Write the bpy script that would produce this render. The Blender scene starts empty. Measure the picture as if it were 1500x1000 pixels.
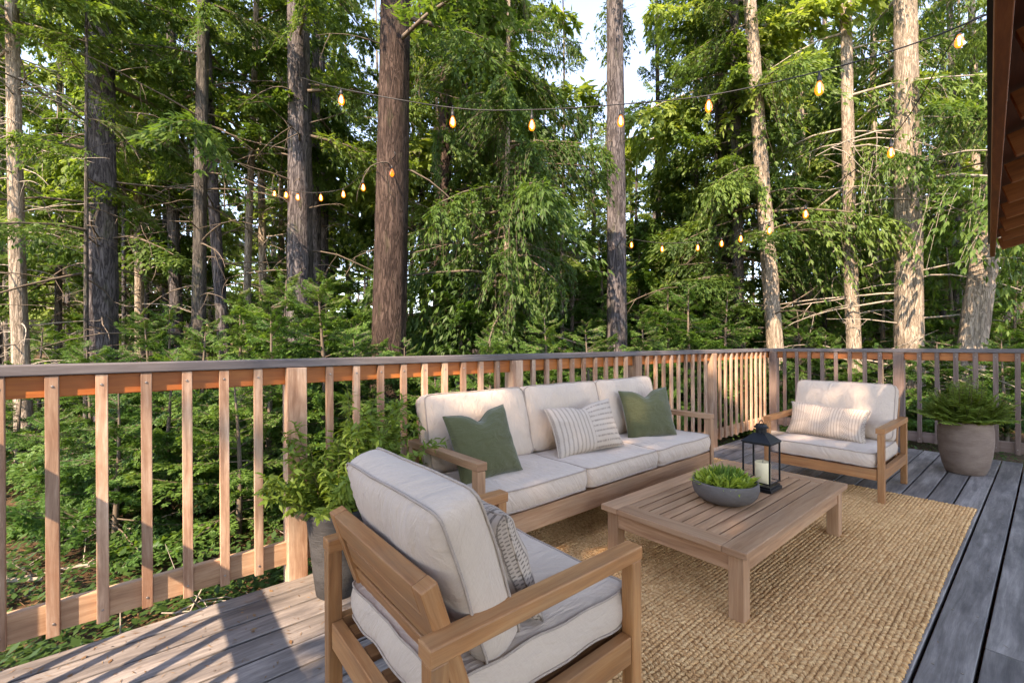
import bpy, math, random
import numpy as np
from mathutils import Matrix, Vector
PI = math.pi
rnd = random.Random(7)
rng = np.random.default_rng(11)
scene = bpy.context.scene
COL = scene.collection

# ------------------------------------------------------------------ camera frame (x runs along the long railing, y towards it)
CAM_H = 1.25
F = np.array([.6354, .7722, 0.]); RT = np.array([.7722, -.6354, 0.]); UP = np.array([0, 0, 1.])
def at(px, py, depth):
    """world point seen at photo pixel (1500 wide) at a depth in metres"""
    dx, dy = px - 750., py - 505.4
    x = dx - dy * .0058; y = dx * .0058 + dy
    return (F + RT * (x / 650.) - UP * (y / 650.)) * depth + np.array([0, 0, CAM_H])

# ------------------------------------------------------------------ object helpers
def link(o):
    COL.objects.link(o); return o
def tag(o, label=None, cat=None, group=None, kind=None):
    if label: o['label'] = label
    if cat: o['category'] = cat
    if group: o['group'] = group
    if kind: o['kind'] = kind
    return o
def thing(name, label, cat, loc=(0, 0, 0), rotz=0., group=None):
    o = link(bpy.data.objects.new(name, None)); o.location = loc; o.rotation_euler = (0, 0, rotz)
    o.empty_display_size = .1
    return tag(o, label, cat, group)
def mesh_np(name, verts, faces_flat, face_sizes, mats=(), uvs=None, smooth=True, midx=None):
    me = bpy.data.meshes.new(name)
    verts = np.asarray(verts, dtype=np.float32).reshape(-1, 3)
    faces_flat = np.asarray(faces_flat, dtype=np.int32); fs = np.asarray(face_sizes, dtype=np.int32)
    me.vertices.add(len(verts)); me.vertices.foreach_set('co', verts.ravel())
    me.loops.add(len(faces_flat)); me.loops.foreach_set('vertex_index', faces_flat)
    me.polygons.add(len(fs))
    st = np.zeros(len(fs), dtype=np.int32); st[1:] = np.cumsum(fs)[:-1]
    me.polygons.foreach_set('loop_start', st); me.polygons.foreach_set('loop_total', fs)
    me.polygons.foreach_set('use_smooth', np.full(len(fs), smooth, dtype=bool))
    if midx is not None: me.polygons.foreach_set('material_index', np.asarray(midx, dtype=np.int32))
    if uvs is not None:
        l = me.uv_layers.new(name='UVMap'); l.data.foreach_set('uv', np.asarray(uvs, dtype=np.float32).ravel())
    for m in mats: me.materials.append(m)
    me.update(calc_edges=True); me.validate()
    return me
def obj(name, me, parent=None, loc=None):
    o = link(bpy.data.objects.new(name, me))
    if parent is not None: o.parent = parent
    if loc is not None: o.location = loc
    return o
def copy_tree(o, parent=None):
    c = o.copy(); COL.objects.link(c); c.parent = parent
    for ch in list(o.children): copy_tree(ch, c)
    return c

class MB:
    """collects boxes, tubes and lathes into one mesh"""
    def __init__(s): s.v = []; s.f = []; s.uv = []; s.mi = []; s.n = 0
    def add(s, V, Fs, UVs=None, mi=0):
        b = s.n; V = [tuple(map(float, p)) for p in V]; s.v += V; s.n += len(V)
        for k, f in enumerate(Fs):
            s.f.append([b + i for i in f]); s.mi.append(mi)
            s.uv += (list(UVs[k]) if UVs is not None else [(V[i][0], V[i][1] + V[i][2]) for i in f])
    def box(s, c, size, M=None, grain=None, mi=0):
        c = np.array(c, float); h = np.array(size, float) / 2
        g = int(np.argmax(size)) if grain is None else grain
        M = np.eye(3) if M is None else np.array(M)[:3, :3]
        cs = [(-1, -1, -1), (1, -1, -1), (1, 1, -1), (-1, 1, -1), (-1, -1, 1), (1, -1, 1), (1, 1, 1), (-1, 1, 1)]
        loc = [np.array(q) * h for q in cs]
        V = [c + M @ q for q in loc]
        Fs = [(0, 3, 2, 1), (4, 5, 6, 7), (0, 1, 5, 4), (1, 2, 6, 5), (2, 3, 7, 6), (3, 0, 4, 7)]
        ax = [2, 2, 1, 0, 1, 0]
        ou, ov = rnd.uniform(0, 40), rnd.uniform(0, 40); UVs = []
        for f, a in zip(Fs, ax):
            o = [k for k in range(3) if k != a]
            if g in o:
                o2 = [k for k in o if k != g][0]
                UVs.append([(loc[i][g] + ou, loc[i][o2] + ov + a * .31) for i in f])
            else: UVs.append([(loc[i][o[0]] * .25 + ou, loc[i][o[1]] + ov) for i in f])
        s.add(V, Fs, UVs, mi)
    def bar(s, a, b, wy, wz, up=(0, 0, 1), mi=0):
        """box from point a to point b"""
        a = np.array(a, float); b = np.array(b, float); d = b - a; L = np.linalg.norm(d); x = d / L
        u = np.array(up, float); y = np.cross(u, x); y /= np.linalg.norm(y); z = np.cross(x, y)
        s.box((a + b) / 2, (L, wy, wz), np.column_stack([x, y, z]), 0, mi)
    def tube(s, pts, rad, n=8, cap=True, mi=0):
        pts = [np.array(p, float) for p in pts]; m = len(pts)
        rad = [rad] * m if np.isscalar(rad) else rad
        V = []; Fs = []; UVs = []
        ref = None; Ls = [0.]
        for i in range(1, m): Ls.append(Ls[-1] + float(np.linalg.norm(pts[i] - pts[i - 1])))
        for i in range(m):
            t = pts[min(i + 1, m - 1)] - pts[max(i - 1, 0)]; t = t / (np.linalg.norm(t) + 1e-9)
            if ref is None: ref = np.array([0, 0, 1.]) if abs(t[2]) < .9 else np.array([1., 0, 0])
            x = np.cross(ref, t); x /= np.linalg.norm(x) + 1e-9; y = np.cross(t, x); ref = y
            ref = np.cross(t, x)
            for k in range(n):
                a = 2 * PI * k / n; V.append(pts[i] + rad[i] * (math.cos(a) * x + math.sin(a) * y))
        for i in range(m - 1):
            for k in range(n):
                k2 = (k + 1) % n; Fs.append((i * n + k, i * n + k2, (i + 1) * n + k2, (i + 1) * n + k))
                r = max(rad); UVs.append([(Ls[i], k * r), (Ls[i], (k + 1) * r), (Ls[i + 1], (k + 1) * r), (Ls[i + 1], k * r)])
        if cap:
            Fs.append(tuple(range(n))[::-1]); UVs.append([(0, 0)] * n)
            Fs.append(tuple((m - 1) * n + k for k in range(n))); UVs.append([(0, 0)] * n)
        s.add(V, Fs, UVs, mi)
    def lathe(s, prof, n=48, c=(0, 0, 0), mi=0, wob=None):
        V = []; Fs = []; UVs = []
        for (r, z) in prof:
            for k in range(n):
                a = 2 * PI * k / n; w = 1 if wob is None else wob(a, z)
                V.append((c[0] + r * w * math.cos(a), c[1] + r * w * math.sin(a), c[2] + z))
        m = len(prof)
        for i in range(m - 1):
            for k in range(n):
                k2 = (k + 1) % n; Fs.append((i * n + k, i * n + k2, (i + 1) * n + k2, (i + 1) * n + k))
                UVs.append([(k / n, prof[i][1]), ((k + 1) / n, prof[i][1]), ((k + 1) / n, prof[i + 1][1]), (k / n, prof[i + 1][1])])
        Fs.append(tuple(range(n))[::-1]); UVs.append([(0, 0)] * n)
        Fs.append(tuple((m - 1) * n + k for k in range(n))); UVs.append([(0, 0)] * n)
        s.add(V, Fs, UVs, mi)
    def build(s, name, mats, parent=None, bevel=0., smooth=False):
        if not isinstance(mats, (list, tuple)): mats = [mats]
        me = mesh_np(name, s.v, [i for f in s.f for i in f], [len(f) for f in s.f], mats, s.uv, smooth, s.mi)
        o = obj(name, me, parent)
        if bevel:
            b = o.modifiers.new('bevel', 'BEVEL'); b.width = bevel; b.segments = 2; b.limit_method = 'ANGLE'
            b.angle_limit = math.radians(40); b.harden_normals = False
        return o

# ------------------------------------------------------------------ materials
def newmat(name):
    m = bpy.data.materials.new(name); m.use_nodes = True; nt = m.node_tree
    for n in list(nt.nodes): nt.nodes.remove(n)
    return m, nt
class NT:
    def __init__(s, nt): s.nt = nt
    def n(s, t, **kw):
        x = s.nt.nodes.new(t)
        for k, v in kw.items(): setattr(x, k, v)
        return x
    def l(s, a, b): s.nt.links.new(a, b)
    def val(s, x, sock):
        if hasattr(x, 'is_linked') or hasattr(x, 'links'): s.l(x, sock)
        else: sock.default_value = x
    def math(s, op, a, b=None, clamp=False):
        x = s.n('ShaderNodeMath', operation=op); x.use_clamp = clamp; s.val(a, x.inputs[0])
        if b is not None: s.val(b, x.inputs[1])
        return x.outputs[0]
    def mix(s, fac, a, b, mode='MIX'):
        x = s.n('ShaderNodeMix', data_type='RGBA', blend_type=mode); s.val(fac, x.inputs[0])
        s.val(a if not isinstance(a, tuple) else (*a[:3], 1), x.inputs[6]); s.val(b if not isinstance(b, tuple) else (*b[:3], 1), x.inputs[7])
        return x.outputs[2]
    def ramp(s, fac, stops):
        x = s.n('ShaderNodeValToRGB'); e = x.color_ramp.elements
        while len(e) < len(stops): e.new(.5)
        for q, (p, c) in zip(e, stops):
            q.position = p; q.color = (*c, 1) if isinstance(c, tuple) else (c, c, c, 1)
        s.l(fac, x.inputs[0]); return x.outputs[0]
    def noise(s, vec, scale=5., detail=4., rough=.6, dist=0.):
        x = s.n('ShaderNodeTexNoise'); s.l(vec, x.inputs['Vector']); x.inputs['Scale'].default_value = scale
        x.inputs['Detail'].default_value = detail; x.inputs['Roughness'].default_value = rough; x.inputs['Distortion'].default_value = dist
        return x.outputs[0]
    def mapping(s, vec, scale=(1, 1, 1), loc=(0, 0, 0), rot=(0, 0, 0)):
        x = s.n('ShaderNodeMapping'); s.l(vec, x.inputs[0]); x.inputs['Scale'].default_value = scale
        x.inputs['Location'].default_value = loc; x.inputs['Rotation'].default_value = rot
        return x.outputs[0]
    def bump(s, h, strength=.3, dist=.01, normal=None):
        x = s.n('ShaderNodeBump'); s.l(h, x.inputs['Height']); x.inputs['Strength'].default_value = strength
        x.inputs['Distance'].default_value = dist
        if normal is not None: s.l(normal, x.inputs['Normal'])
        return x.outputs[0]
    def out(s, sh):
        o = s.n('ShaderNodeOutputMaterial'); s.l(sh, o.inputs['Surface'])
    def princ(s, color, rough=.6, spec=.5, normal=None, metallic=0.):
        p = s.n('ShaderNodeBsdfPrincipled'); s.val(color if not isinstance(color, tuple) else (*color[:3], 1), p.inputs['Base Color'])
        s.val(rough, p.inputs['Roughness']); p.inputs['Specular IOR Level'].default_value = spec; p.inputs['Metallic'].default_value = metallic
        if normal is not None: s.l(normal, p.inputs['Normal'])
        return p

def wood(name, dark, mid, light, stain=None, stain_amt=0., rough=.6, grain=34., var=.35, bump=.25, spec=.35, knots=0.):
    m, nt = newmat(name); N = NT(nt)
    uv = N.n('ShaderNodeTexCoord').outputs['UV']
    warp = N.noise(N.mapping(uv, (1.1, 3.5, 1)), 2.0, 3., .5)
    dx = N.n('ShaderNodeVectorMath', operation='SCALE'); N.l(N.mapping(uv, (1, 1, 1)), dx.inputs[0]); dx.inputs['Scale'].default_value = 1.
    comb = N.n('ShaderNodeCombineXYZ'); comb.inputs[0].default_value = 0; N.l(N.math('MULTIPLY', N.math('SUBTRACT', warp, .5), .05), comb.inputs[1])
    add = N.n('ShaderNodeVectorMath', operation='ADD'); N.l(dx.outputs[0], add.inputs[0]); N.l(comb.outputs[0], add.inputs[1])
    v = add.outputs[0]
    g1 = N.noise(N.mapping(v, (1.6, grain * 1.0, 1)), 2.2, 6., .65)
    g2 = N.noise(N.mapping(v, (.7, grain * .28, 1)), 2., 3., .5)
    g3 = N.noise(N.mapping(v, (5., grain * 4., 1)), 3., 2., .6)
    f = N.math('ADD', N.math('MULTIPLY', g1, .5), N.math('ADD', N.math('MULTIPLY', g2, .4), N.math('MULTIPLY', g3, .1)))
    c = N.ramp(f, [(.34, dark), (.5, mid), (.66, light)])
    isl = N.n('ShaderNodeNewGeometry').outputs['Random Per Island']
    oi = N.n('ShaderNodeObjectInfo').outputs['Random']
    r = N.math('FRACT', N.math('ADD', isl, oi))
    c = N.mix(1., c, N.ramp(r, [(0., 1. - var * .5), (1., 1. + var * .5)]), 'MULTIPLY')
    if stain is not None:
        b = N.noise(N.mapping(uv, (1.5, 5., 1)), 1.6, 6., .68)
        c = N.mix(N.ramp(b, [(.42, 0.), (.72, stain_amt)]), c, stain)
    if knots:
        vo = N.n('ShaderNodeTexVoronoi'); N.l(N.mapping(v, (1.3, 4.5, 1)), vo.inputs['Vector']); vo.inputs['Scale'].default_value = 1.1
        k = N.ramp(vo.outputs['Distance'], [(.0, 1.), (.09, .6), (.16, 0.)])
        c = N.mix(N.math('MULTIPLY', k, knots), c, tuple(x * .35 for x in dark))
    nor = N.bump(f, bump, .004)
    N.out(N.princ(c, rough, spec, nor).outputs[0]); return m

M = {}
M['teak'] = wood('teak', (.2, .072, .022), (.36, .148, .052), (.48, .235, .095), (.2, .13, .075), .5, .5, 30, .3)
M['teak_grey'] = wood('teak_grey', (.22, .1, .047), (.365, .185, .095), (.49, .28, .155), (.32, .22, .14), .4, .55, 30, .3)
M['redwood'] = wood('redwood', (.16, .08, .048), (.37, .23, .15), (.53, .375, .27), (.2, .085, .045), .85, .78, 26, .75, .5, .25, .5)
M['redwood_rail'] = wood('redwood_rail', (.2, .05, .01), (.34, .092, .016), (.46, .15, .03), (.28, .1, .03), .4, .55, 20, .25, .3)
M['redwood_low'] = wood('redwood_low', (.22, .115, .065), (.38, .225, .13), (.5, .33, .21), (.14, .07, .04), .6, .7, 22, .3, .3)
M['grey_wood'] = wood('grey_wood', (.07, .056, .052), (.125, .105, .1), (.21, .185, .175), (.12, .1, .1), .5, .7, 26, .3, .4)
M['grey_rail'] = wood('grey_rail', (.095, .054, .04), (.17, .108, .083), (.25, .175, .14), (.12, .085, .07), .5, .75, 26, .4, .4)
M['deck'] = wood('deck', (.095, .08, .069), (.215, .183, .16), (.37, .32, .28), (.06, .052, .05), .9, .62, 22, .4, .5, .4, .7)
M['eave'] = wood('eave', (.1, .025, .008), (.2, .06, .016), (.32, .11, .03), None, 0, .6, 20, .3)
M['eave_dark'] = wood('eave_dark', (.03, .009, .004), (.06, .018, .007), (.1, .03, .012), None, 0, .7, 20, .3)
M['eave_raf'] = wood('eave_raf', (.13, .04, .012), (.25, .085, .024), (.36, .14, .04), None, 0, .6, 20, .3)
M['joist'] = wood('joist', (.1, .025, .012), (.16, .045, .02), (.22, .07, .03), None, 0, .8, 20, .2)

def simple(name, col, rough=.6, spec=.4, metallic=0., noise=0., nscale=20., bumpd=0., bscale=60.):
    m, nt = newmat(name); N = NT(nt); oc = N.n('ShaderNodeTexCoord').outputs['Object']
    c = (*col, 1.)
    if noise:
        f = N.noise(oc, nscale, 6., .65)
        c = N.mix(f, tuple(x * (1 - noise) for x in col), tuple(min(1, x * (1 + noise)) for x in col))
    nor = None
    if bumpd: nor = N.bump(N.noise(oc, bscale, 5., .6), .5, bumpd)
    p = N.princ(c if not isinstance(c, tuple) else col, rough, spec, nor, metallic); N.out(p.outputs[0]); return m
M['black_metal'] = simple('black_metal', (.012, .012, .013), .42, .5, .6, .3, 30, .0006, 200)
M['screw'] = simple('screw', (.3, .25, .22), .4, .5, .8)
M['wax'] = simple('wax', (.82, .66, .4), .45, .4, 0, .06, 12)
M['wick'] = simple('wick', (.03, .02, .015), .9)
M['soil'] = simple('soil', (.035, .022, .014), .95, .2, 0, .5, 60, .01, 80)
M['cable'] = simple('cable', (.012, .011, .01), .5, .4)
M['felt'] = simple('felt', (.03, .022, .018), .9)

def clay(name, c1, c2, hatch):
    m, nt = newmat(name); N = NT(nt); oc = N.n('ShaderNodeTexCoord').outputs['Object']
    n1 = N.noise(N.mapping(oc, (1, 1, 2.5)), 5., 8., .7); n2 = N.noise(N.mapping(oc, (3, 3, 40)), 6., 4., .6)
    n3 = N.noise(oc, 90., 3., .6)
    f = N.math('ADD', N.math('MULTIPLY', n1, .7), N.math('MULTIPLY', n2, .3))
    c = N.mix(N.ramp(f, [(.35, 0.), (.65, 1.)]), c1, c2)
    c = N.mix(N.ramp(n3, [(.62, 0.), (.75, .35)]), c, tuple(x * 1.6 for x in c2))
    nor = N.bump(N.math('ADD', N.math('MULTIPLY', n2, hatch), N.math('MULTIPLY', n3, .4)), .6, .006)
    N.out(N.princ(c, .75, .3, nor).outputs[0]); return m
M['clay_brown'] = clay('clay_brown', (.135, .085, .06), (.235, .165, .125), 1.)
M['clay_dark'] = clay('clay_dark', (.022, .021, .021), (.06, .057, .056), 1.2)
M['concrete'] = clay('concrete', (.085, .07, .06), (.125, .105, .092), .25)

def fabric(name, col, col2, weave=900., fuzz=.35, slub=.5):
    m, nt = newmat(name); N = NT(nt); tc = N.n('ShaderNodeTexCoord'); uv = tc.outputs['UV']
    a = N.noise(N.mapping(uv, (40, weave, 1)), 1., 2., .6); b = N.noise(N.mapping(uv, (weave, 40, 1)), 1., 2., .6)
    w = N.math('MULTIPLY', N.math('ADD', a, b), .5)
    big = N.noise(uv, 7., 4., .55)
    c = N.mix(N.ramp(w, [(.3, 0.), (.7, 1.)]), col, col2)
    c = N.mix(N.ramp(big, [(.3, .12), (.7, 0.)]), c, tuple(x * .75 for x in col))
    nor = N.bump(w, .35 * slub * 2, .0012)
    wr = N.noise(N.mapping(uv, (1., 2.2, 1), rot=(0, 0, .5)), 7., 4., .55, 1.4)
    nor = N.bump(wr, .55, .022, nor)
    p = N.princ(c, .9, .15, nor); p.inputs['Sheen Weight'].default_value = fuzz; p.inputs['Sheen Roughness'].default_value = .5
    N.out(p.outputs[0]); return m
M['linen'] = fabric('linen', (.495, .375, .285), (.56, .43, .33), 420., .15)
M['piping'] = fabric('piping', (.32, .24, .185), (.4, .31, .245), 420., .1)
M['green_cloth'] = fabric('green_cloth', (.066, .066, .025), (.096, .094, .042), 500., .3, .7)

def pattern_cloth(name, kind):
    """woven cream cloth with brown-grey stripes and broken, dashed bands; uv runs 0..1 over the pillow"""
    m, nt = newmat(name); N = NT(nt); uv = N.n('ShaderNodeTexCoord').outputs['UV']
    sp = N.n('ShaderNodeSeparateXYZ'); N.l(uv, sp.inputs[0]); U, V = sp.outputs[0], sp.outputs[1]
    wob = N.math('MULTIPLY', N.math('SUBTRACT', N.noise(uv, 14., 3., .6), .5), .012)
    Uw = N.math('ADD', U, wob); Vw = N.math('ADD', V, wob)
    def stripes(c, freq, lo, hi):
        s = N.math('SINE', N.math('MULTIPLY', c, freq * 2 * PI)); return N.ramp(s, [(lo, 0.), (hi, 1.)])
    def dashes(cross, along, f1, f2):
        s = N.math('SINE', N.math('MULTIPLY', along, f2 * 2 * PI)); t = N.math('SINE', N.math('MULTIPLY', cross, f1 * 2 * PI))
        return N.ramp(N.math('MULTIPLY', s, t), [(.15, 0.), (.4, 1.)])
    def band(c, f, duty, ph=0.):
        return N.math('LESS_THAN', N.math('FRACT', N.math('ADD', N.math('MULTIPLY', c, f), ph)), duty)
    if kind == 'split':      # upright stripes on one half, level dashed stripes on the other
        s1 = N.math('MAXIMUM', N.math('MULTIPLY', stripes(Uw, 17., .35, .7), .8), 0.)
        s2 = N.math('MULTIPLY', stripes(Vw, 9., .3, .7), N.ramp(N.noise(N.mapping(uv, (60, 6, 1)), 1., 2.), [(.38, 0.), (.5, 1.)]))
        h = N.math('GREATER_THAN', U, .54)
        f = N.math('ADD', N.math('MULTIPLY', s1, N.math('SUBTRACT', 1., h)), N.math('MULTIPLY', s2, h))
    elif kind == 'bands':
        fine = N.math('MULTIPLY', stripes(Uw, 27., .4, .75), .75)
        zz = N.math('ABSOLUTE', N.math('SUBTRACT', N.math('FRACT', N.math('MULTIPLY', V, 9.)), .5))
        orn = N.math('SINE', N.math('MULTIPLY', N.math('ADD', N.math('MULTIPLY', U, 34.), N.math('MULTIPLY', zz, 2.2)), 2 * PI))
        orn = N.ramp(orn, [(.35, 0.), (.6, 1.)])
        b = band(U, 4., .36, .12)
        f = N.math('ADD', N.math('MULTIPLY', orn, b), N.math('MULTIPLY', fine, N.math('SUBTRACT', 1., b)))
    else:
        s1 = stripes(Uw, 15., .2, .6); d = dashes(U, V, 42., 26.); b = band(U, 5., .3, .2)
        f = N.math('ADD', N.math('MULTIPLY', d, b), N.math('MULTIPLY', s1, N.math('SUBTRACT', 1., b)))
    br = N.ramp(N.noise(N.mapping(uv, (90, 90, 1)), 1., 2.), [(.3, .35), (.55, 1.)])
    f = N.math('MULTIPLY', N.math('MULTIPLY', f, br), .85)
    dark = (.21, .16, .125) if kind != 'dark' else (.13, .1, .08)
    c = N.mix(f, (.47, .37, .29), dark)
    wv = N.noise(N.mapping(uv, (300, 300, 1)), 1., 2., .6)
    nor = N.bump(N.math('ADD', wv, N.math('MULTIPLY', f, .8)), .6, .002)
    N.out(N.princ(c, .95, .1, nor).outputs[0]); return m
M['pat_split'] = pattern_cloth('pat_split', 'split'); M['pat_bands'] = pattern_cloth('pat_bands', 'bands'); M['pat_dark'] = pattern_cloth('pat_dark', 'dark')

def jute():
    m, nt = newmat('jute'); N = NT(nt); g = N.n('ShaderNodeNewGeometry'); oc = N.n('ShaderNodeTexCoord').outputs['Object']
    r = g.outputs['Random Per Island']
    c = N.ramp(r, [(0., (.55, .275, .11)), (.5, (.7, .385, .165)), (1., (.8, .49, .23))])
    fib = N.noise(N.mapping(oc, (120, 260, 120)), 1., 3., .6)
    c = N.mix(N.ramp(fib, [(.35, .35), (.6, 0.)]), c, (.3, .17, .08))
    big = N.noise(oc, 1.7, 4., .6); c = N.mix(1., c, N.ramp(big, [(.3, .88), (.7, 1.08)]), 'MULTIPLY')
    N.out(N.princ(c, .95, .1, N.bump(fib, .6, .002)).outputs[0]); return m
M['jute'] = jute(); M['jute_base'] = simple('jute_base', (.33, .165, .065), .95, .1, 0, .4, 90)

def leafmat(name, stops, trans=.38, rough=.5, ocean=.25, spec=.3):
    m, nt = newmat(name); N = NT(nt); g = N.n('ShaderNodeNewGeometry'); oi = N.n('ShaderNodeObjectInfo')
    r = N.math('ADD', N.math('MULTIPLY', g.outputs['Random Per Island'], .6), N.math('MULTIPLY', oi.outputs['Random'], .4))
    clump = N.noise(g.outputs['Position'], 1.1, 3., .6)
    r = N.math('ADD', N.math('MULTIPLY', r, .6), N.math('MULTIPLY', N.math('SUBTRACT', clump, .3), .95), True)
    c = N.ramp(r, stops)
    p = N.princ(c, rough, spec); t = N.n('ShaderNodeBsdfTranslucent')
    N.l(N.mix(1., c, (1.25, 1.2, .55), 'MULTIPLY'), t.inputs['Color'])
    mx = N.n('ShaderNodeMixShader'); mx.inputs[0].default_value = trans; N.l(p.outputs[0], mx.inputs[1]); N.l(t.outputs[0], mx.inputs[2])
    N.out(mx.outputs[0]); return m
M['needle'] = leafmat('needle', [(0., (.03, .07, .018)), (.45, (.075, .14, .03)), (.75, (.14, .215, .045)), (1., (.22, .29, .08))], .5)
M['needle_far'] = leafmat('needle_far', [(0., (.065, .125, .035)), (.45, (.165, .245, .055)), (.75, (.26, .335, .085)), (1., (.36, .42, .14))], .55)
M['needle_dark'] = leafmat('needle_dark', [(0., (.025, .055, .015)), (.5, (.055, .11, .025)), (1., (.12, .18, .04))], .45)
M['shrub_leaf'] = leafmat('shrub_leaf', [(0., (.03, .08, .02)), (.45, (.07, .155, .032)), (.75, (.13, .225, .05)), (1., (.22, .31, .08))], .45)
M['pot_leaf'] = leafmat('pot_leaf', [(0., (.08, .14, .025)), (.5, (.17, .25, .04)), (1., (.3, .36, .075))], .45)
M['fern_leaf'] = leafmat('fern_leaf', [(0., (.11, .17, .03)), (.5, (.23, .31, .055)), (1., (.36, .42, .1))], .45)
M['bowl_grass'] = leafmat('bowl_grass', [(0., (.08, .16, .025)), (1., (.17, .27, .05))], .35)
M['bowl_rosette'] = leafmat('bowl_rosette', [(0., (.24, .32, .04)), (1., (.45, .5, .09))], .35)
M['stem'] = simple('stem', (.1, .08, .03), .7)

def bark(name, dark, mid, light, moss=.2, vs=1.):
    m, nt = newmat(name); N = NT(nt); oc = N.n('ShaderNodeTexCoord').outputs['Object']; oi = N.n('ShaderNodeObjectInfo').outputs['Random']
    off = N.n('ShaderNodeCombineXYZ'); N.l(N.math('MULTIPLY', oi, 37.), off.inputs[2]); N.l(N.math('MULTIPLY', oi, 11.), off.inputs[0])
    ad = N.n('ShaderNodeVectorMath', operation='ADD'); N.l(oc, ad.inputs[0]); N.l(off.outputs[0], ad.inputs[1]); v = ad.outputs[0]
    f1 = N.noise(N.mapping(v, (26 * vs, 26 * vs, 3.2 * vs)), 1., 6., .68, .5)
    f2 = N.noise(N.mapping(v, (60 * vs, 60 * vs, 14 * vs)), 1., 3., .6)
    rg = N.noise(N.mapping(v, (17 * vs, 17 * vs, 2.6 * vs)), 1., 4., .55, 1.2)
    cr = N.ramp(N.math('ABSOLUTE', N.math('SUBTRACT', rg, .5)), [(0., 0.), (.085, 1.)])
    h = N.math('ADD', N.math('MULTIPLY', f1, .6), N.math('ADD', N.math('MULTIPLY', f2, .2), N.math('MULTIPLY', cr, .25)))
    c = N.ramp(h, [(.32, dark), (.52, mid), (.78, light)])
    big = N.noise(N.mapping(v, (2.5, 2.5, .9)), 1., 5., .65)
    c = N.mix(N.ramp(big, [(.35, .5), (.5, 0.)]), c, dark)
    mo = N.noise(N.mapping(v, (5, 5, 2.2)), 1., 6., .7)
    c = N.mix(N.ramp(mo, [(.56, 0.), (.7, moss)]), c, (.1, .115, .045))
    N.out(N.princ(c, .9, .15, N.bump(h, .9, .035)).outputs[0]); return m
M['bark_grey'] = bark('bark_grey', (.024, .02, .02), (.07, .059, .058), (.175, .152, .145), .35)
M['bark_red'] = bark('bark_red', (.015, .01, .008), (.042, .026, .02), (.095, .064, .05), .2, 1.1)
M['bark_light'] = bark('bark_light', (.1, .076, .055), (.27, .21, .155), (.44, .355, .275), .2, 1.3)
M['bark_dark'] = bark('bark_dark', (.022, .02, .018), (.065, .056, .048), (.14, .12, .1), .35)
M['twig'] = simple('twig', (.13, .1, .075), .9, .1, 0, .3, 9)
M['twig_pale'] = simple('twig_pale', (.3, .25, .2), .9, .1, 0, .3, 9)

def emit(name, col, st):
    m, nt = newmat(name); N = NT(nt); e = N.n('ShaderNodeEmission'); e.inputs[0].default_value = (*col, 1); e.inputs[1].default_value = st
    N.out(e.outputs[0]); return m
M['filament'] = emit('filament', (1., .66, .3), 16.)
def bulb_glass():
    m, nt = newmat('bulb_glass'); N = NT(nt)
    lw = N.n('ShaderNodeLayerWeight'); lw.inputs[0].default_value = .35
    t = N.n('ShaderNodeBsdfTransparent'); t.inputs[0].default_value = (1, .85, .6, 1)
    e = N.n('ShaderNodeEmission'); e.inputs[0].default_value = (1., .24, .02, 1); e.inputs[1].default_value = .55
    g = N.n('ShaderNodeBsdfGlossy'); g.inputs['Roughness'].default_value = .05
    mx = N.n('ShaderNodeMixShader'); mx.inputs[0].default_value = .68; N.l(t.outputs[0], mx.inputs[1]); N.l(e.outputs[0], mx.inputs[2])
    m2 = N.n('ShaderNodeMixShader'); N.l(N.math('MULTIPLY', lw.outputs['Fresnel'], .25), m2.inputs[0]); N.l(mx.outputs[0], m2.inputs[1]); N.l(g.outputs[0], m2.inputs[2])
    N.out(m2.outputs[0]); return m
M['bulb_glass'] = bulb_glass()
def pane():
    m, nt = newmat('pane'); N = NT(nt); t = N.n('ShaderNodeBsdfTransparent'); g = N.n('ShaderNodeBsdfGlossy'); g.inputs['Roughness'].default_value = .02
    fr = N.n('ShaderNodeFresnel'); fr.inputs[0].default_value = 1.4; mx = N.n('ShaderNodeMixShader'); N.l(N.math('MULTIPLY', fr.outputs[0], .35), mx.inputs[0]); N.l(t.outputs[0], mx.inputs[1]); N.l(g.outputs[0], mx.inputs[2])
    N.out(mx.outputs[0]); return m
M['pane'] = pane()
def groundmat():
    m, nt = newmat('forest_ground'); N = NT(nt); oc = N.n('ShaderNodeTexCoord').outputs['Object']
    a = N.noise(oc, 1.2, 8., .7); b = N.noise(oc, 30., 5., .7); c3 = N.noise(N.mapping(oc, (8, 40, 8)), 2., 4., .7)
    f = N.math('ADD', N.math('MULTIPLY', a, .4), N.math('ADD', N.math('MULTIPLY', b, .35), N.math('MULTIPLY', c3, .25)))
    c = N.ramp(f, [(.32, (.02, .014, .01)), (.48, (.075, .045, .025)), (.6, (.16, .095, .05)), (.72, (.26, .17, .1))])
    gr = N.noise(oc, .55, 5., .65); c = N.mix(N.ramp(gr, [(.58, 0.), (.72, .45)]), c, (.04, .06, .018))
    N.out(N.princ(c, .95, .1, N.bump(f, .9, .06)).outputs[0]); return m
M['ground'] = groundmat()

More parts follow.
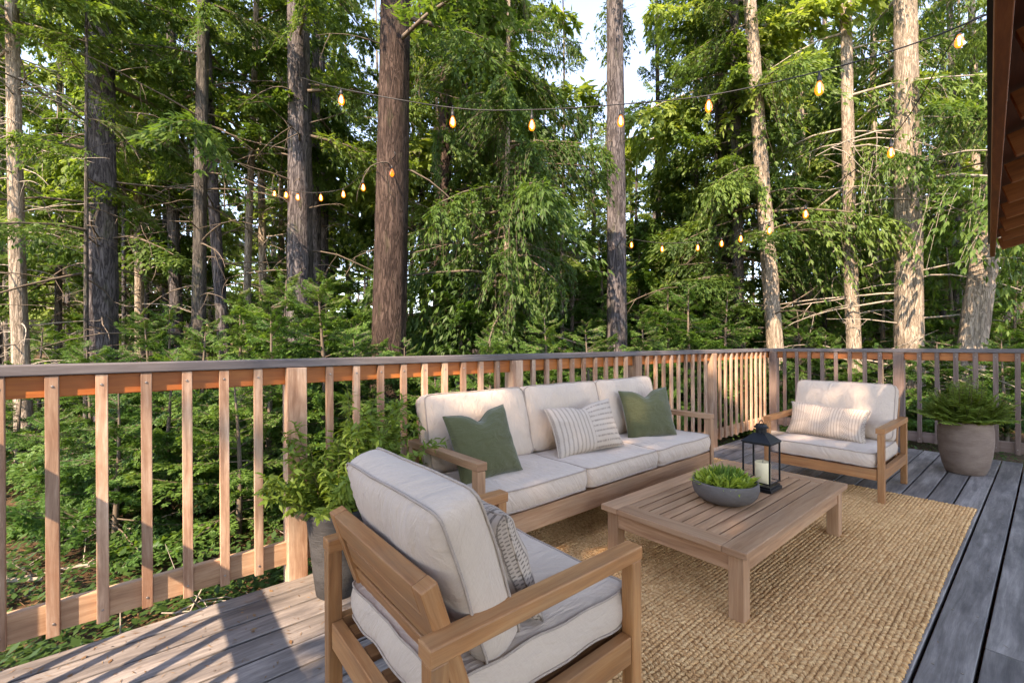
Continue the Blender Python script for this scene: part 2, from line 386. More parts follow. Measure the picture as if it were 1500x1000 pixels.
# ------------------------------------------------------------------ ground, deck, railings
def gz(x, y):
    return -.34 + .07 * np.sin(x * .55 + 1.) * np.cos(y * .47) + .03 * np.sin(x * 1.9) * np.sin(y * 2.3 + .5) - .012 * np.clip(np.hypot(x, y) - 8, 0, 40) + .16 * np.clip(np.hypot(x, y) - 46, 0, 60)
def grid_mesh(name, x0, x1, y0, y1, nx, ny, zf, mat):
    xs = np.linspace(x0, x1, nx); ys = np.linspace(y0, y1, ny); X, Y = np.meshgrid(xs, ys); Z = zf(X, Y)
    V = np.stack([X, Y, Z], -1).reshape(-1, 3)
    i = np.arange(nx - 1); j = np.arange(ny - 1); I, J = np.meshgrid(i, j); a = (J * nx + I).ravel()
    Fq = np.stack([a, a + 1, a + nx + 1, a + nx], -1).ravel()
    return mesh_np(name, V, Fq, np.full(len(a), 4), [mat])
gnd = obj('forest_ground', grid_mesh('forest_ground', -60, 110, -60, 110, 240, 240, gz, M['ground'])); tag(gnd, kind='structure')

U0, U1R = -1.0, 6.98
mb = MB()
edges = [.183 + .1535 * k for k in range(-9, 17)]
for k in range(len(edges) - 1):
    a, b = edges[k] + .006, edges[k + 1] - .006
    if a > 2.6: continue
    b = min(b, 2.595)
    cuts = [U0] + sorted(rnd.uniform(U0 + .6, U1R - .6) for _ in range(rnd.choice([1, 2]))) + [U1R + rnd.uniform(-.012, .012)]
    for p, q in zip(cuts[:-1], cuts[1:]):
        mb.box(((p + q) / 2, (a + b) / 2, -.019 + rnd.uniform(-.0012, .0012)), (q - p - .004, b - a, .038))
deck = mb.build('deck', M['deck'], bevel=.004); tag(deck, kind='structure')
jm = MB()
for k in range(15): jm.box((U0 + .1 + k * .545, .65, -.14), (.045, 3.75, .19), grain=1)
jm.box((3., 2.535, -.12), (7.9, .04, .16)); jm.build('joist', M['joist'], deck)
nm = MB()
for e in edges[:-1]:
    for k in range(15):
        for o in (.035, .115):
            if e + o < 2.58: nm.lathe([(.0045, 0), (.0045, .0012)], 6, (U0 + .1 + k * .545 + rnd.uniform(-.01, .01), e + o, 0))
nm.build('nail', M['screw'], deck)

CAPZ0, CAPZ1, URZ0 = 1.137, 1.181, 1.046
def railing(name, label, origin, rotz, posts, bals, length, x0, mats, lowz=(.075, .195)):
    """local x runs along the rail, local y points outwards, inner baluster face at y=0"""
    t = thing(name, label, 'railing', origin, rotz)
    bm, pm, um, lm, cm = mats
    b = MB(); b.box((x0 + length / 2, .064, (CAPZ0 + CAPZ1) / 2), (length, .14, CAPZ1 - CAPZ0)); b.build('handrail_cap', cm, t, .005)
    b = MB(); b.box((x0 + length / 2, .0435, (URZ0 + CAPZ0) / 2 - .001), (length, .036, CAPZ0 - URZ0 - .002)); b.build('top_rail', um, t, .003)
    b = MB(); b.box((x0 + length / 2, .0435, sum(lowz) / 2), (length, .036, lowz[1] - lowz[0])); b.build('bottom_rail', lm, t, .003)
    for x in posts:
        b = MB(); b.box((x, .0355, .46), (.1, .105, 1.35)); b.build('post', pm, t, .004)
    for x in bals:
        w = .04; z0 = lowz[0] + rnd.uniform(-.012, .006); z1 = CAPZ0 - .003
        b = MB(); b.box((x + rnd.uniform(-.003, .003), .0125, (z0 + z1) / 2), (w + rnd.uniform(-.002, .002), .0245, z1 - z0))
        for zz in ((lowz[0] + lowz[1]) / 2 - .015, (URZ0 + CAPZ0) / 2 + .0):
            V = []; n = 8
            b.tube([(x, .001, zz), (x, -.003, zz)], [.006, .005], 8, True, 1)
        b.build('baluster', [bm, M['screw']], t, .003)
    return t
posts = [.625 + 1.561 * k for k in range(4)]
bals = [posts[0] - .183 - .1485 * k for k in range(8)]
for p in posts[:3]: bals += [p + .178 + .1505 * k for k in range(9)]
bals += [posts[3] + .178 + .1505 * k for k in range(10)]
bals = [b for b in bals if b < 6.93]
railing('deck_railing', 'long reddish brown wooden deck railing behind the sofa, with sunlit balusters on its left stretch', (0, 2.6, 0), 0, posts, bals, 7.9, -.83,
        (M['redwood'], M['redwood'], M['redwood_rail'], M['redwood_low'], M['grey_wood']))
# right-hand rail: local x = -world y, outward = +x world
rp = [-1.172, -2.56, .36]
rb = [-(1.172 - .186 - .152 * k) for k in range(9)] + [-(1.172 + .178 + .152 * k) for k in range(8)]
railing('deck_railing', 'shorter grey weathered railing behind the far armchair and the round planter', (7.0, 0, 0), -PI / 2, rp, rb, 3.66, -2.645,
        (M['grey_rail'], M['grey_rail'], M['redwood_rail'], M['grey_rail'], M['grey_wood']), (.085, .2))
# return of the rail at the near end of the deck (its shadow falls on the boards at the lower left)
railing('deck_railing', 'wooden railing at the near left deck end, seen only by its striped shadow', (-.755, 0, 0), PI / 2, [.2, 1.4], [.35 + .1505 * k for k in range(15) if abs(.35 + .1505 * k - 1.4) > .07], 2.5, .1,
        (M['redwood'], M['redwood'], M['redwood_rail'], M['redwood_low'], M['grey_wood']))

# ------------------------------------------------------------------ soft goods
def apply(Mx, V):
    A = np.array(Mx); return V @ A[:3, :3].T + A[:3, 3]
def lownoise(V, k, amp, seed):
    r = np.random.default_rng(seed); s = np.zeros(len(V))
    for _ in range(7):
        w = r.normal(size=3) * k; s += np.sin(V @ w + r.uniform(0, 6.3))
    return s / 7 * amp
def cushion(name, w, d, t, puff, Mx, parent, seed=0, mat=None, edge=.012):
    """boxed cushion: w (x) by d (y) by t (z), crowned panels, boxed band and two runs of piping"""
    n = 26; K = []
    s = np.sign(np.linspace(-1, 1, n + 1)) * np.abs(np.linspace(-1, 1, n + 1)) ** .75
    S, T = np.meshgrid(s, s)
    def outline(S, T):
        # round the plan corners a little
        cr = (np.abs(S) * np.abs(T)) ** 14
        return w / 2 * S * (1 - .05 * cr), d / 2 * T * (1 - .05 * cr)
    X, Y = outline(S, T)
    crown = np.clip((1 - np.abs(S) ** 2.8) * (1 - np.abs(T) ** 2.8), 0, 1) ** .6
    V = []; Q = []; UV = []
    for sg in (1, -1):
        b = len(V) * 0 + sum(len(v) for v in V)
        es, et = (1 - np.abs(S)) * w / 2, (1 - np.abs(T)) * d / 2
        pk = .0045 * (np.sin(T * d * 95 + seed + np.sin(S * 9)) * np.exp(-es / .035) * np.clip(es / .01, 0, 1) + np.sin(S * w * 95 + 2 * seed + np.sin(T * 9)) * np.exp(-et / .035) * np.clip(et / .01, 0, 1))
        dent = -.35 * puff * np.exp(-((S - .12) ** 2 + (T + .05) ** 2) / .22)
        Z = sg * (t / 2 + puff * crown + dent + pk)
        P = np.stack([X, Y, Z], -1).reshape(-1, 3); V.append(P)
        for j in range(n):
            for i in range(n):
                a = b + j * (n + 1) + i; q = (a, a + 1, a + n + 2, a + n + 1); Q.append(q if sg > 0 else q[::-1])
    # band
    ring = [(i, 0) for i in range(n)] + [(n, j) for j in range(n)] + [(i, n) for i in range(n, 0, -1)] + [(0, j) for j in range(n, 0, -1)]
    rx = np.array([X[j, i] for i, j in ring]); ry = np.array([Y[j, i] for i, j in ring]); m = len(ring); R = 7
    b = sum(len(v) for v in V)
    for k in range(R):
        f = k / (R - 1); z = t / 2 - t * f; bul = edge * math.sin(PI * f) ** .7
        nx, ny = np.sign(rx) * (np.abs(rx / (w / 2)) > .93), np.sign(ry) * (np.abs(ry / (d / 2)) > .93)
        V.append(np.stack([rx + nx * bul, ry + ny * bul, np.full(m, z)], -1))
    for k in range(R - 1):
        for i in range(m):
            i2 = (i + 1) % m; Q.append((b + k * m + i2, b + k * m + i, b + (k + 1) * m + i, b + (k + 1) * m + i2))
    V = np.concatenate(V)
    V = V + lownoise(V + seed, 11., .011, seed)[:, None] * np.array([.6, .6, 1.]) + lownoise(V, 26., .004, seed + 5)[:, None]
    V0 = V.copy(); Vw = apply(Mx, V)
    flat = np.array(Q).ravel()
    uv = np.stack([V0[flat, 0] + .7 * V0[flat, 2], V0[flat, 1] + .7 * V0[flat, 2]], -1) + seed * 1.37
    me = mesh_np(name, Vw, flat, np.full(len(Q), 4), [mat or M['linen']], uv)
    o = obj(name, me, parent)
    pm = MB()
    for k in (0, R - 1):
        pts = V0[b + k * m: b + (k + 1) * m]; pts = np.concatenate([pts, pts[:1]])
        pts = pts * np.array([1 + .006 / w, 1 + .006 / d, 1])
        pm.tube(apply(Mx, pts), .0042, 6, False)
    pm.build('piping', M['piping'], o, smooth=True)
    return o
def TR(loc, rx=0, ry=0, rz=0):
    return Matrix.Translation(loc) @ Matrix.Rotation(rz, 4, 'Z') @ Matrix.Rotation(ry, 4, 'Y') @ Matrix.Rotation(rx, 4, 'X')
def pillow(name, label, w, h, t, Mx, mat, chop=0., seed=0, group=None, welt=None):
    """throw pillow: local x width, local z height, local y thickness; pinched corners"""
    n = 40; g = np.linspace(-1, 1, n + 1); g = np.sign(g) * np.abs(g) ** .8
    S, T = np.meshgrid(g, g)
    X = w / 2 * S * (1 - .085 * (1 - T ** 2)); Z = h / 2 * T * (1 - .085 * (1 - S ** 2))
    Z = Z - chop * h * np.exp(-(S / .28) ** 2) * np.clip(T, 0, 1) ** 2.2
    th = t / 2 * (np.clip((1 - S ** 2) * (1 - T ** 2), 0, 1)) ** .42
    ang = np.arctan2(T, S); rr = np.hypot(S, T)
    th = th * (1 + .05 * np.sin(ang * 9 + seed) * rr ** 2 + .035 * np.sin(ang * 17 + 2 * seed) * rr ** 3)
    th = th - chop * .5 * t * np.exp(-(S / .16) ** 2) * np.clip(T, 0, 1) ** 2
    V = []; Q = []; UV = []
    for sg in (-1, 1):
        b = (n + 1) ** 2 * (0 if sg < 0 else 1)
        V.append(np.stack([X, sg * th, Z], -1).reshape(-1, 3))
        for j in range(n):
            for i in range(n):
                a = b + j * (n + 1) + i; q = (a, a + 1, a + n + 2, a + n + 1); Q.append(q if sg < 0 else q[::-1])
    V = np.concatenate(V); V[:, 1] += lownoise(V, 16., .009, seed + 1) + lownoise(V, 38., .003, seed + 2)
    uvv = np.stack([(np.tile(S.ravel(), 2) + 1) / 2, (np.tile(T.ravel(), 2) + 1) / 2], -1)
    if mat is M['green_cloth']: uvv = uvv * np.array([w, h])
    flat = np.array(Q).ravel()
    c = Mx.translation; A = Matrix.Translation(-c) @ Mx
    me = mesh_np(name, apply(A, V), flat, np.full(len(Q), 4), [mat], uvv[flat])
    o = obj(name, me, None, c); tag(o, label, 'pillow', group)
    ring = [(i, 0) for i in range(n)] + [(n, j) for j in range(n)] + [(i, n) for i in range(n, 0, -1)] + [(0, j) for j in range(n, -1, -1)]
    pm = MB(); pts = np.array([(X[j, i], 0, Z[j, i]) for i, j in ring]); pm.tube(apply(A, pts), .0035, 5, False)
    pm.build('seam', welt or mat, o, smooth=True)
    return o

# ------------------------------------------------------------------ teak furniture: local +x is the front, y across
def seat_frame(t, W, D, arm_h, rail0, rail1, back_top, mat, lean=.15, slats=3, pw=.05, plank=.042):
    hx, hy = D / 2, W / 2
    for sy in (1, -1):
        y = sy * (hy - pw / 2)
        for sx, nm in ((1, 'front_leg'), (-1, 'rear_leg')):
            b = MB(); b.box((sx * (hx - pw / 2), y, (arm_h - plank) / 2 - .0005), (pw - .004, pw - .006, arm_h - plank - .001)); b.build(nm, mat, t, .004)
        b = MB(); b.box((0, y - sy * .003, arm_h - plank / 2), (D, pw + .008, plank)); b.build('armrest', mat, t, .004)
        b = MB(); b.box((0, y, (rail0 + rail1) / 2), (D - 2 * pw - .002, .036, rail1 - rail0)); b.build('side_rail', mat, t, .003)
    b = MB(); b.box((hx - pw / 2 - .004, 0, (rail0 + rail1) / 2), (.04, W - 2 * pw - .002, rail1 - rail0)); b.build('front_rail', mat, t, .003)
    b = MB(); b.box((-hx + pw / 2 + .004, 0, (rail0 + rail1) / 2), (.036, W - 2 * pw - .002, rail1 - rail0)); b.build('rear_rail', mat, t, .003)
    b = MB(); n = max(4, int(W / .14))
    for k in range(n): b.box((-.0, -hy + pw + .05 + (W - 2 * pw - .1) * k / (n - 1), rail1 - .03), (D - .12, .06, .018))
    b.build('seat_slats', mat, t, .002)
    # leaning back: stiles at both ends, slats let in between them
    p0 = np.array([-hx + .17, 0, rail0 + .01]); p1 = np.array([-hx + .026, 0, back_top])
    dv = (p1 - p0) / np.linalg.norm(p1 - p0); up = np.array([dv[2], 0, -dv[0]])
    ye = hy - pw - .001
    st = [-(ye - .0225), ye - .0225]
    if W > 1.5: st += [-W / 6 + .02, W / 6 - .02]
    for y in st:
        b = MB(); a = p0.copy(); a[1] = y; c = p1.copy(); c[1] = y; b.bar(a, c, .045, .046, up); b.build('back_stile', mat, t, .004)
    for k in range(slats):
        q = p1 - dv * (.04 + k * .1); hh = .078
        for a, c in zip(sorted(st)[:-1], sorted(st)[1:]):
            b = MB(); b.bar((q[0], a + .0232, q[2]), (q[0], c - .0232, q[2]), .044 if k == 0 else .03, hh, tuple(dv)); b.build('back_slat', mat, t, .004)
    return p0, p1, dv, up

def armchair(label, loc, rotz, W, D, arm_h, seat_top, back_top, cush_top, mat, seed, seat_t=.125, lean=-.33):
    t = thing('armchair', label, 'armchair', loc, rotz, 'teak armchairs around the coffee table')
    rail1 = seat_top - seat_t - .012; rail0 = rail1 - .085
    seat_frame(t, W, D, arm_h, rail0, rail1, back_top, mat)
    iw = W - 2 * .053
    cushion('seat_cushion', D - .07, iw - .006, seat_t - .02, .014, TR((.035, 0, seat_top - seat_t / 2 - .004)), t, seed)
    H = cush_top - seat_top + .02
    # back cushion: local z = thickness, local x = up
    Mx = Matrix.Translation((-D / 2 + .178, 0, seat_top + H / 2 - .014)) @ Matrix.Rotation(lean, 4, 'Y') @ Matrix(((0, 0, 1, 0), (0, 1, 0, 0), (-1, 0, 0, 0), (0, 0, 0, 1)))
    cushion('back_cushion', H, iw - .004, .108, .044, Mx, t, seed + 3)
    return t
# near chair seen from behind, facing along +x
c1 = armchair('nearest teak armchair with its slatted back turned to us and a cream cushion', (.836, 1.197, 0), 0., .735, .76, .61, .475, .712, .885, M['teak'], 1)
c2 = armchair('teak armchair facing us in front of the grey railing, holding a wide patterned lumbar pillow', (4.79, 1.245, 0), PI, .865, .87, .59, .405, .75, .872, M['teak'], 21)

# sofa faces -y
SW, SD = 2.44, .76
sofa = thing('outdoor_sofa', 'three seat teak sofa with cream cushions standing along the railing', 'sofa', (2.485, 2.195, 0), -PI / 2)
seat_frame(sofa, SW, SD, .66, .225, .345, .78, M['teak_grey'], pw=.056)
iw = SW - .116
for k in range(3):
    yy = -iw / 2 + iw / 6 + k * iw / 3
    cushion('seat_cushion', SD - .1, iw / 3 - .004, .115, .016, TR((.052, yy, .352 + .0725)), sofa, 40 + k)
    Mx = Matrix.Translation((-SD / 2 + .165, yy * 1.03, .49 + .225)) @ Matrix.Rotation(-.24, 4, 'Y') @ Matrix(((0, 0, 1, 0), (0, 1, 0, 0), (-1, 0, 0, 0), (0, 0, 0, 1)))
    cushion('back_cushion', .455, iw / 3 + .008, .1, .052, Mx, sofa, 50 + k)

# throw pillows
pillow('throw_pillow', 'square dark green pillow leaning beside the left arm of the sofa', .44, .42, .17, TR((1.535, 2.13, .665), -.38, -.07, .0), M['green_cloth'], .13, 1, 'pillows on the sofa')
pillow('throw_pillow', 'square green pillow leaning at the far end of the sofa', .47, .42, .17, TR((3.24, 2.15, .67), -.3, -.04, -.38), M['green_cloth'], .13, 2, 'pillows on the sofa')
pillow('lumbar_pillow', 'cream lumbar pillow with brown stripes in the middle of the sofa', .6, .36, .15, TR((2.43, 2.13, .655), -.4, -.06, -.16), M['pat_split'], .07, 3, 'pillows on the sofa')
pillow('lumbar_pillow', 'wide cream and taupe banded pillow on the armchair facing us', .62, .3, .14, TR((4.76, 1.3, .54), -.36, .03, -PI / 2 - .06), M['pat_bands'], .02, 4)
pillow('lumbar_pillow', 'patterned pillow with dark brown stripes on the nearest armchair', .5, .34, .19, TR((.79, 1.16, .63), -.36, .04, PI / 2 + .0), M['pat_dark'], .03, 5)

# ------------------------------------------------------------------ coffee table
TX0, TX1, TY0, TY1, TZ = 2.0, 3.5, .84, 1.64, .342
tc = ((TX0 + TX1) / 2, (TY0 + TY1) / 2); tl, tw = TX1 - TX0, TY1 - TY0
tab = thing('coffee_table', 'low slatted teak coffee table on the jute rug', 'coffee table', (*tc, 0), 0)
fw = .11; th = .032
for sy in (1, -1):
    b = MB(); b.box((0, sy * (tw / 2 - fw / 2), TZ - th / 2), (tl, fw - .001, th)); b.build('top_frame', M['teak_grey'], tab, .004)
for sx in (1, -1):
    b = MB(); b.box((sx * (tl / 2 - fw / 2), 0, TZ - th / 2), (fw, tw - 2 * fw - .002, th)); b.build('top_frame', M['teak_grey'], tab, .004)
ns = 9; span = tw - 2 * fw; pit = span / ns
for k in range(ns):
    b = MB(); b.box((0, -span / 2 + pit * (k + .5), TZ - th / 2 - .001), (tl - 2 * fw - .003, pit - .009, th - .002)); b.build('slat', M['teak_grey'], tab, .002)
for sx in (1, -1):
    for sy in (1, -1):
        b = MB(); b.box((sx * (tl / 2 - .06), sy * (tw / 2 - .06), (TZ - th) / 2), (.068, .068, TZ - th)); b.build('leg', M['teak_grey'], tab, .004)
for sy in (1, -1):
    b = MB(); b.box((0, sy * (tw / 2 - .045), TZ - th - .0425), (tl - .19, .024, .085)); b.build('apron', M['teak_grey'], tab, .002)
for sx in (1, -1):
    b = MB(); b.box((sx * (tl / 2 - .045), 0, TZ - th - .0425), (.024, tw - .19, .085)); b.build('apron', M['teak_grey'], tab, .002)

# ------------------------------------------------------------------ leaf helpers
def blade(L, w, bend, n=4):
    """a leaf along +x, bending down; returns verts, quads"""
    V = []; Q = []
    for i in range(n + 1):
        f = i / n; ww = w * (math.sin(PI * min(1, f * .92 + .08)) ** .8) * (1 if f < 1 else 0) * .5 + .0004
        V.append((L * f * (1 - .3 * bend * f), -ww, -bend * L * f * f)); V.append((L * f * (1 - .3 * bend * f), ww, -bend * L * f * f))
    for i in range(n): Q.append((2 * i, 2 * i + 2, 2 * i + 3, 2 * i + 1))
    return np.array(V), Q
def rot_to(d, roll=0.):
    d = np.array(d, float); d /= np.linalg.norm(d); z = np.array([0, 0, 1.]) if abs(d[2]) < .97 else np.array([1., 0, 0])
    y = np.cross(z, d); y /= np.linalg.norm(y); z = np.cross(d, y)
    c, s = math.cos(roll), math.sin(roll); return np.column_stack([d, c * y + s * z, -s * y + c * z])
class LB:
    def __init__(s): s.V = []; s.Q = []; s.n = 0
    def add(s, V, Q):
        s.V.append(V); s.Q += [[i + s.n for i in q] for q in Q]; s.n += len(V)
    def build(s, name, mat, parent):
        me = mesh_np(name, np.concatenate(s.V), np.array(s.Q).ravel(), np.full(len(s.Q), 4), [mat]); return obj(name, me, parent)
def curve_pts(p, d, L, droop, n=7, wig=.05, r=rnd):
    pts = [np.array(p, float)]; d = np.array(d, float); d /= np.linalg.norm(d)
    for i in range(n):
        d = d + np.array([r.uniform(-wig, wig), r.uniform(-wig, wig), -droop / n + r.uniform(-wig, wig)]); d /= np.linalg.norm(d)
        pts.append(pts[-1] + d * L / n)
    return pts

# bowl with grasses on the table
bc = (2.585, 1.205, TZ)
bowl = thing('planter_bowl', 'low round grey brown bowl of spiky green plants on the coffee table', 'planter', bc, .3); bowl.scale = (1., 1., 1.08)
b = MB(); b.lathe([(.085, .0), (.11, .004), (.145, .02), (.168, .045), (.177, .075), (.176, .108), (.173, .114), (.166, .114), (.163, .104), (.16, .08), (.1, .075)], 64); b.build('bowl', M['concrete'], bowl, smooth=True)
b = MB(); b.lathe([(.162, .076), (.16, .084), (.08, .09), (.01, .092)], 40); b.build('soil', M['soil'], bowl, smooth=True)
lb = LB()
for k in range(230):
    a = rnd.uniform(0, 2 * PI); r = .07 * math.sqrt(rnd.random()); tilt = rnd.uniform(.05, .75) * (.4 + r / .07)
    V, Q = blade(rnd.uniform(.07, .125), rnd.uniform(.006, .009), rnd.uniform(.05, .35))
    R3 = rot_to((math.sin(tilt) * math.cos(a + rnd.uniform(-.5, .5)), math.sin(tilt) * math.sin(a), math.cos(tilt)), rnd.uniform(0, 6))
    lb.add(V @ R3.T + np.array([r * math.cos(a), r * math.sin(a), .085]), Q)
lb.build('grass_tuft', M['bowl_grass'], bowl)
lb = LB()
for q in range(34):
    a = q * 2 * PI / 17 + rnd.uniform(-.15, .15); r = rnd.uniform(.115, .148) if q < 17 else rnd.uniform(.07, .11); c = np.array([r * math.cos(a), r * math.sin(a), .093 + (.018 if q > 16 else 0)])
    for k in range(30):
        az = rnd.uniform(0, 2 * PI); el = rnd.uniform(.15, 1.35); V, Q = blade(rnd.uniform(.042, .075), rnd.uniform(.012, .018), rnd.uniform(.1, .4))
        lb.add(V @ rot_to((math.cos(el) * math.cos(az), math.cos(el) * math.sin(az), math.sin(el)), rnd.uniform(-.4, .4)).T + c, Q)
lb.build('succulent', M['bowl_rosette'], bowl)

# lantern and candle
lc = (2.99, 1.165, TZ); ls = .1
lan = thing('lantern', 'black metal lantern with glass sides and pyramid roof on the coffee table', 'lantern', lc, 0); lan.scale = (.84, .84, 1.)
b = MB(); b.box((0, 0, .01), (.21, .21, .02)); b.box((0, 0, .0265), (.19, .19, .013)); b.build('base', M['black_metal'], lan, .002)
for sx in (1, -1):
    for sy in (1, -1):
        b = MB(); b.box((sx * .092, sy * .092, .17), (.011, .011, .252)); b.build('corner_post', M['black_metal'], lan, .0015)
b = MB()
for s in (1, -1):
    b.box((s * .092, 0, .29), (.009, .17, .01)); b.box((0, s * .092, .29), (.17, .009, .01)); b.box((s * .092, 0, .05), (.007, .17, .008)); b.box((0, s * .092, .05), (.17, .007, .008))
b.build('frame', M['black_metal'], lan, .001)
b = MB(); h = .103; k = .036; z0, z1 = .3, .35
V = [(-h, -h, z0 - .008), (h, -h, z0 - .008), (h, h, z0 - .008), (-h, h, z0 - .008), (-h, -h, z0), (h, -h, z0), (h, h, z0), (-h, h, z0), (-k, -k, z1), (k, -k, z1), (k, k, z1), (-k, k, z1)]
b.add(V, [(3, 2, 1, 0), (0, 1, 5, 4), (1, 2, 6, 5), (2, 3, 7, 6), (3, 0, 4, 7), (4, 5, 9, 8), (5, 6, 10, 9), (6, 7, 11, 10), (7, 4, 8, 11), (8, 9, 10, 11)])
b.build('roof', M['black_metal'], lan, .001)
b = MB(); b.lathe([(.036, .35), (.036, .378), (.05, .38), (.05, .386), (.04, .39), (.036, .402), (.02, .404)], 28); b.build('chimney', M['black_metal'], lan, smooth=False)
b = MB(); b.tube([(.042 * math.cos(a), .0 , .392 + .034 * math.sin(a)) for a in np.linspace(-.2, PI + .2, 22)], .004, 8); b.build('handle', M['black_metal'], lan, smooth=True)
for sx, sy in ((1, 0), (-1, 0), (0, 1), (0, -1)):
    b = MB(); b.box((sx * .092, sy * .092, .17), (.002 if sx else .168, .002 if sy else .168, .226)); b.build('glass_pane', M['pane'], lan)
can = thing('candle', 'thick cream pillar candle standing inside the black lantern', 'candle', (lc[0] + .012, lc[1] - .004, TZ + .034), 0)
b = MB(); b.lathe([(.043, 0), (.045, .004), (.045, .124), (.043, .13), (.04, .131), (.03, .125), (.01, .123)], 40); b.build('wax', M['wax'], can, smooth=True)
b = MB(); b.tube([(0, 0, .12), (.001, 0, .13), (.003, 0, .138)], .0015, 6); b.build('wick', M['wick'], can)

# ------------------------------------------------------------------ braided jute rug
def rug():
    x0, x1, y0, y1 = 1.3, 4.76, .355, 2.36
    t = thing('jute_rug', 'chunky braided tan jute rug under the coffee table and seats', 'rug', ((x0 + x1) / 2, (y0 + y1) / 2, .0), 0)
    hx, hy = (x1 - x0) / 2, (y1 - y0) / 2
    b = MB(); b.box((0, 0, .0065), (2 * hx - .01, 2 * hy - .01, .009)); b.build('backing', M['jute_base'], t)
    rows = int(2 * hy / .0192); nst = int(2 * hx / .0105)
    na, nb = 6, 5; prof = [(-1., .3), (-.6, .86), (0., 1.), (.6, .86), (1., .3)]
    base = np.array([(p, r * math.cos(2 * PI * k / na), r * math.sin(2 * PI * k / na) - .45 * p * p) for p, r in prof for k in range(na)])
    q = []
    for i in range(nb - 1):
        for k in range(na): q.append((i * na + k, i * na + (k + 1) % na, (i + 1) * na + (k + 1) % na, (i + 1) * na + k))
    q = np.array(q)
    I, J = np.meshgrid(np.arange(nst), np.arange(rows), indexing='ij'); I, J = I.ravel(), J.ravel(); n = len(I)
    rowoff = rng.uniform(0, 1, rows); sgn = np.where(np.arange(rows) % 2 == 0, 1., -1.)
    wav = lambda x, j: .004 * np.sin(x * 2.1 + j * .11) + .002 * np.sin(x * 5.7 + j * .6)
    cx = np.clip(-hx + (I + rowoff[J]) * (2 * hx / nst) + rng.normal(0, .0022, n), -hx, hx)
    cy = -hy + (J + .5) * (2 * hy / rows) + rng.normal(0, .0014, n) + wav(cx, J)
    ang = sgn[J] * (1.02 + .3 * np.sin(cx * 7. + J * 1.7)) + rng.normal(0, .2, n); tw = rng.normal(0, .1, n)
    L = .0112 * rng.uniform(.85, 1.15, n); W = .0059 * rng.uniform(.85, 1.2, n); Hh = .0056 * rng.uniform(.85, 1.2, n)
    P = base[None] * np.stack([L, W, Hh], -1)[:, None, :]
    c, s = np.cos(ang)[:, None], np.sin(ang)[:, None]
    X = P[..., 0] * c - P[..., 1] * s + cx[:, None]; Y = P[..., 0] * s + P[..., 1] * c + cy[:, None]
    Z = P[..., 2] + P[..., 0] * tw[:, None] + .0125 + rng.normal(0, .001, n)[:, None]
    V = np.stack([X, Y, Z], -1).reshape(-1, 3)
    fl = (q[None] + (np.arange(n) * len(base))[:, None, None]).reshape(-1)
    obj('braid', mesh_np('braid', V, fl, np.full(len(fl) // 4, 4), [M['jute']]), t)
rug()

# ------------------------------------------------------------------ potted plants
def pot_shrub():
    t = thing('potted_shrub', 'leafy light green shrub in a tall dark grey pot beside the railing post', 'potted plant', (.755, 2.33, 0), 0)
    b = MB(); b.lathe([(.1, 0), (.108, .006), (.122, .12), (.138, .28), (.15, .385), (.156, .4), (.156, .43), (.148, .434), (.142, .428), (.138, .39), (.05, .385)], 56); b.build('pot', M['clay_dark'], t, smooth=True)
    b = MB(); b.lathe([(.14, .385), (.13, .4), (.01, .405)], 32); b.build('soil', M['soil'], t, smooth=True)
    sm = MB(); lb = LB()
    for k in range(88):
        a = rnd.uniform(0, 2 * PI) if k % 2 else rnd.gauss(.25, .7); r = .09 * math.sqrt(rnd.random()); tilt = rnd.uniform(.05, .95)
        L = rnd.uniform(.32, .6) * (1. + .16 * math.cos(a)) * (1. - .25 * max(0, tilt - .5))
        pts = curve_pts((r * math.cos(a), r * math.sin(a), .395), (math.sin(tilt) * math.cos(a), math.sin(tilt) * math.sin(a), math.cos(tilt)), L, .3 + .8 * tilt * rnd.random(), 8, .09)
        if k % 14 == 0: pts = curve_pts((r * math.cos(a), r * math.sin(a), .395), (math.cos(a), math.sin(a), .7), .36, 1.3, 8, .09)
        pts = [np.array([p[0], min(p[1], .2), p[2]]) for p in pts]
        sm.tube(pts, [.0035 - .0026 * i / 8 for i in range(9)], 5, False)
        for i in range(2, 9):
            for side in range(11):
                p = pts[i - 1] + (pts[i] - pts[i - 1]) * rnd.random(); d = pts[i] - pts[i - 1]; d = d / np.linalg.norm(d)
                o = np.array([rnd.gauss(0, 1), rnd.gauss(0, 1), rnd.gauss(0, .6)]); o /= np.linalg.norm(o)
                V, Q = blade(rnd.uniform(.038, .066), rnd.uniform(.012, .019), rnd.uniform(.1, .7), 3)
                lb.add(V @ rot_to(d * .5 + o * .9, rnd.uniform(-.7, .7)).T + p, Q)
    sm.build('stem', M['stem'], t, smooth=True); lb.build('foliage', M['pot_leaf'], t)
pot_shrub()
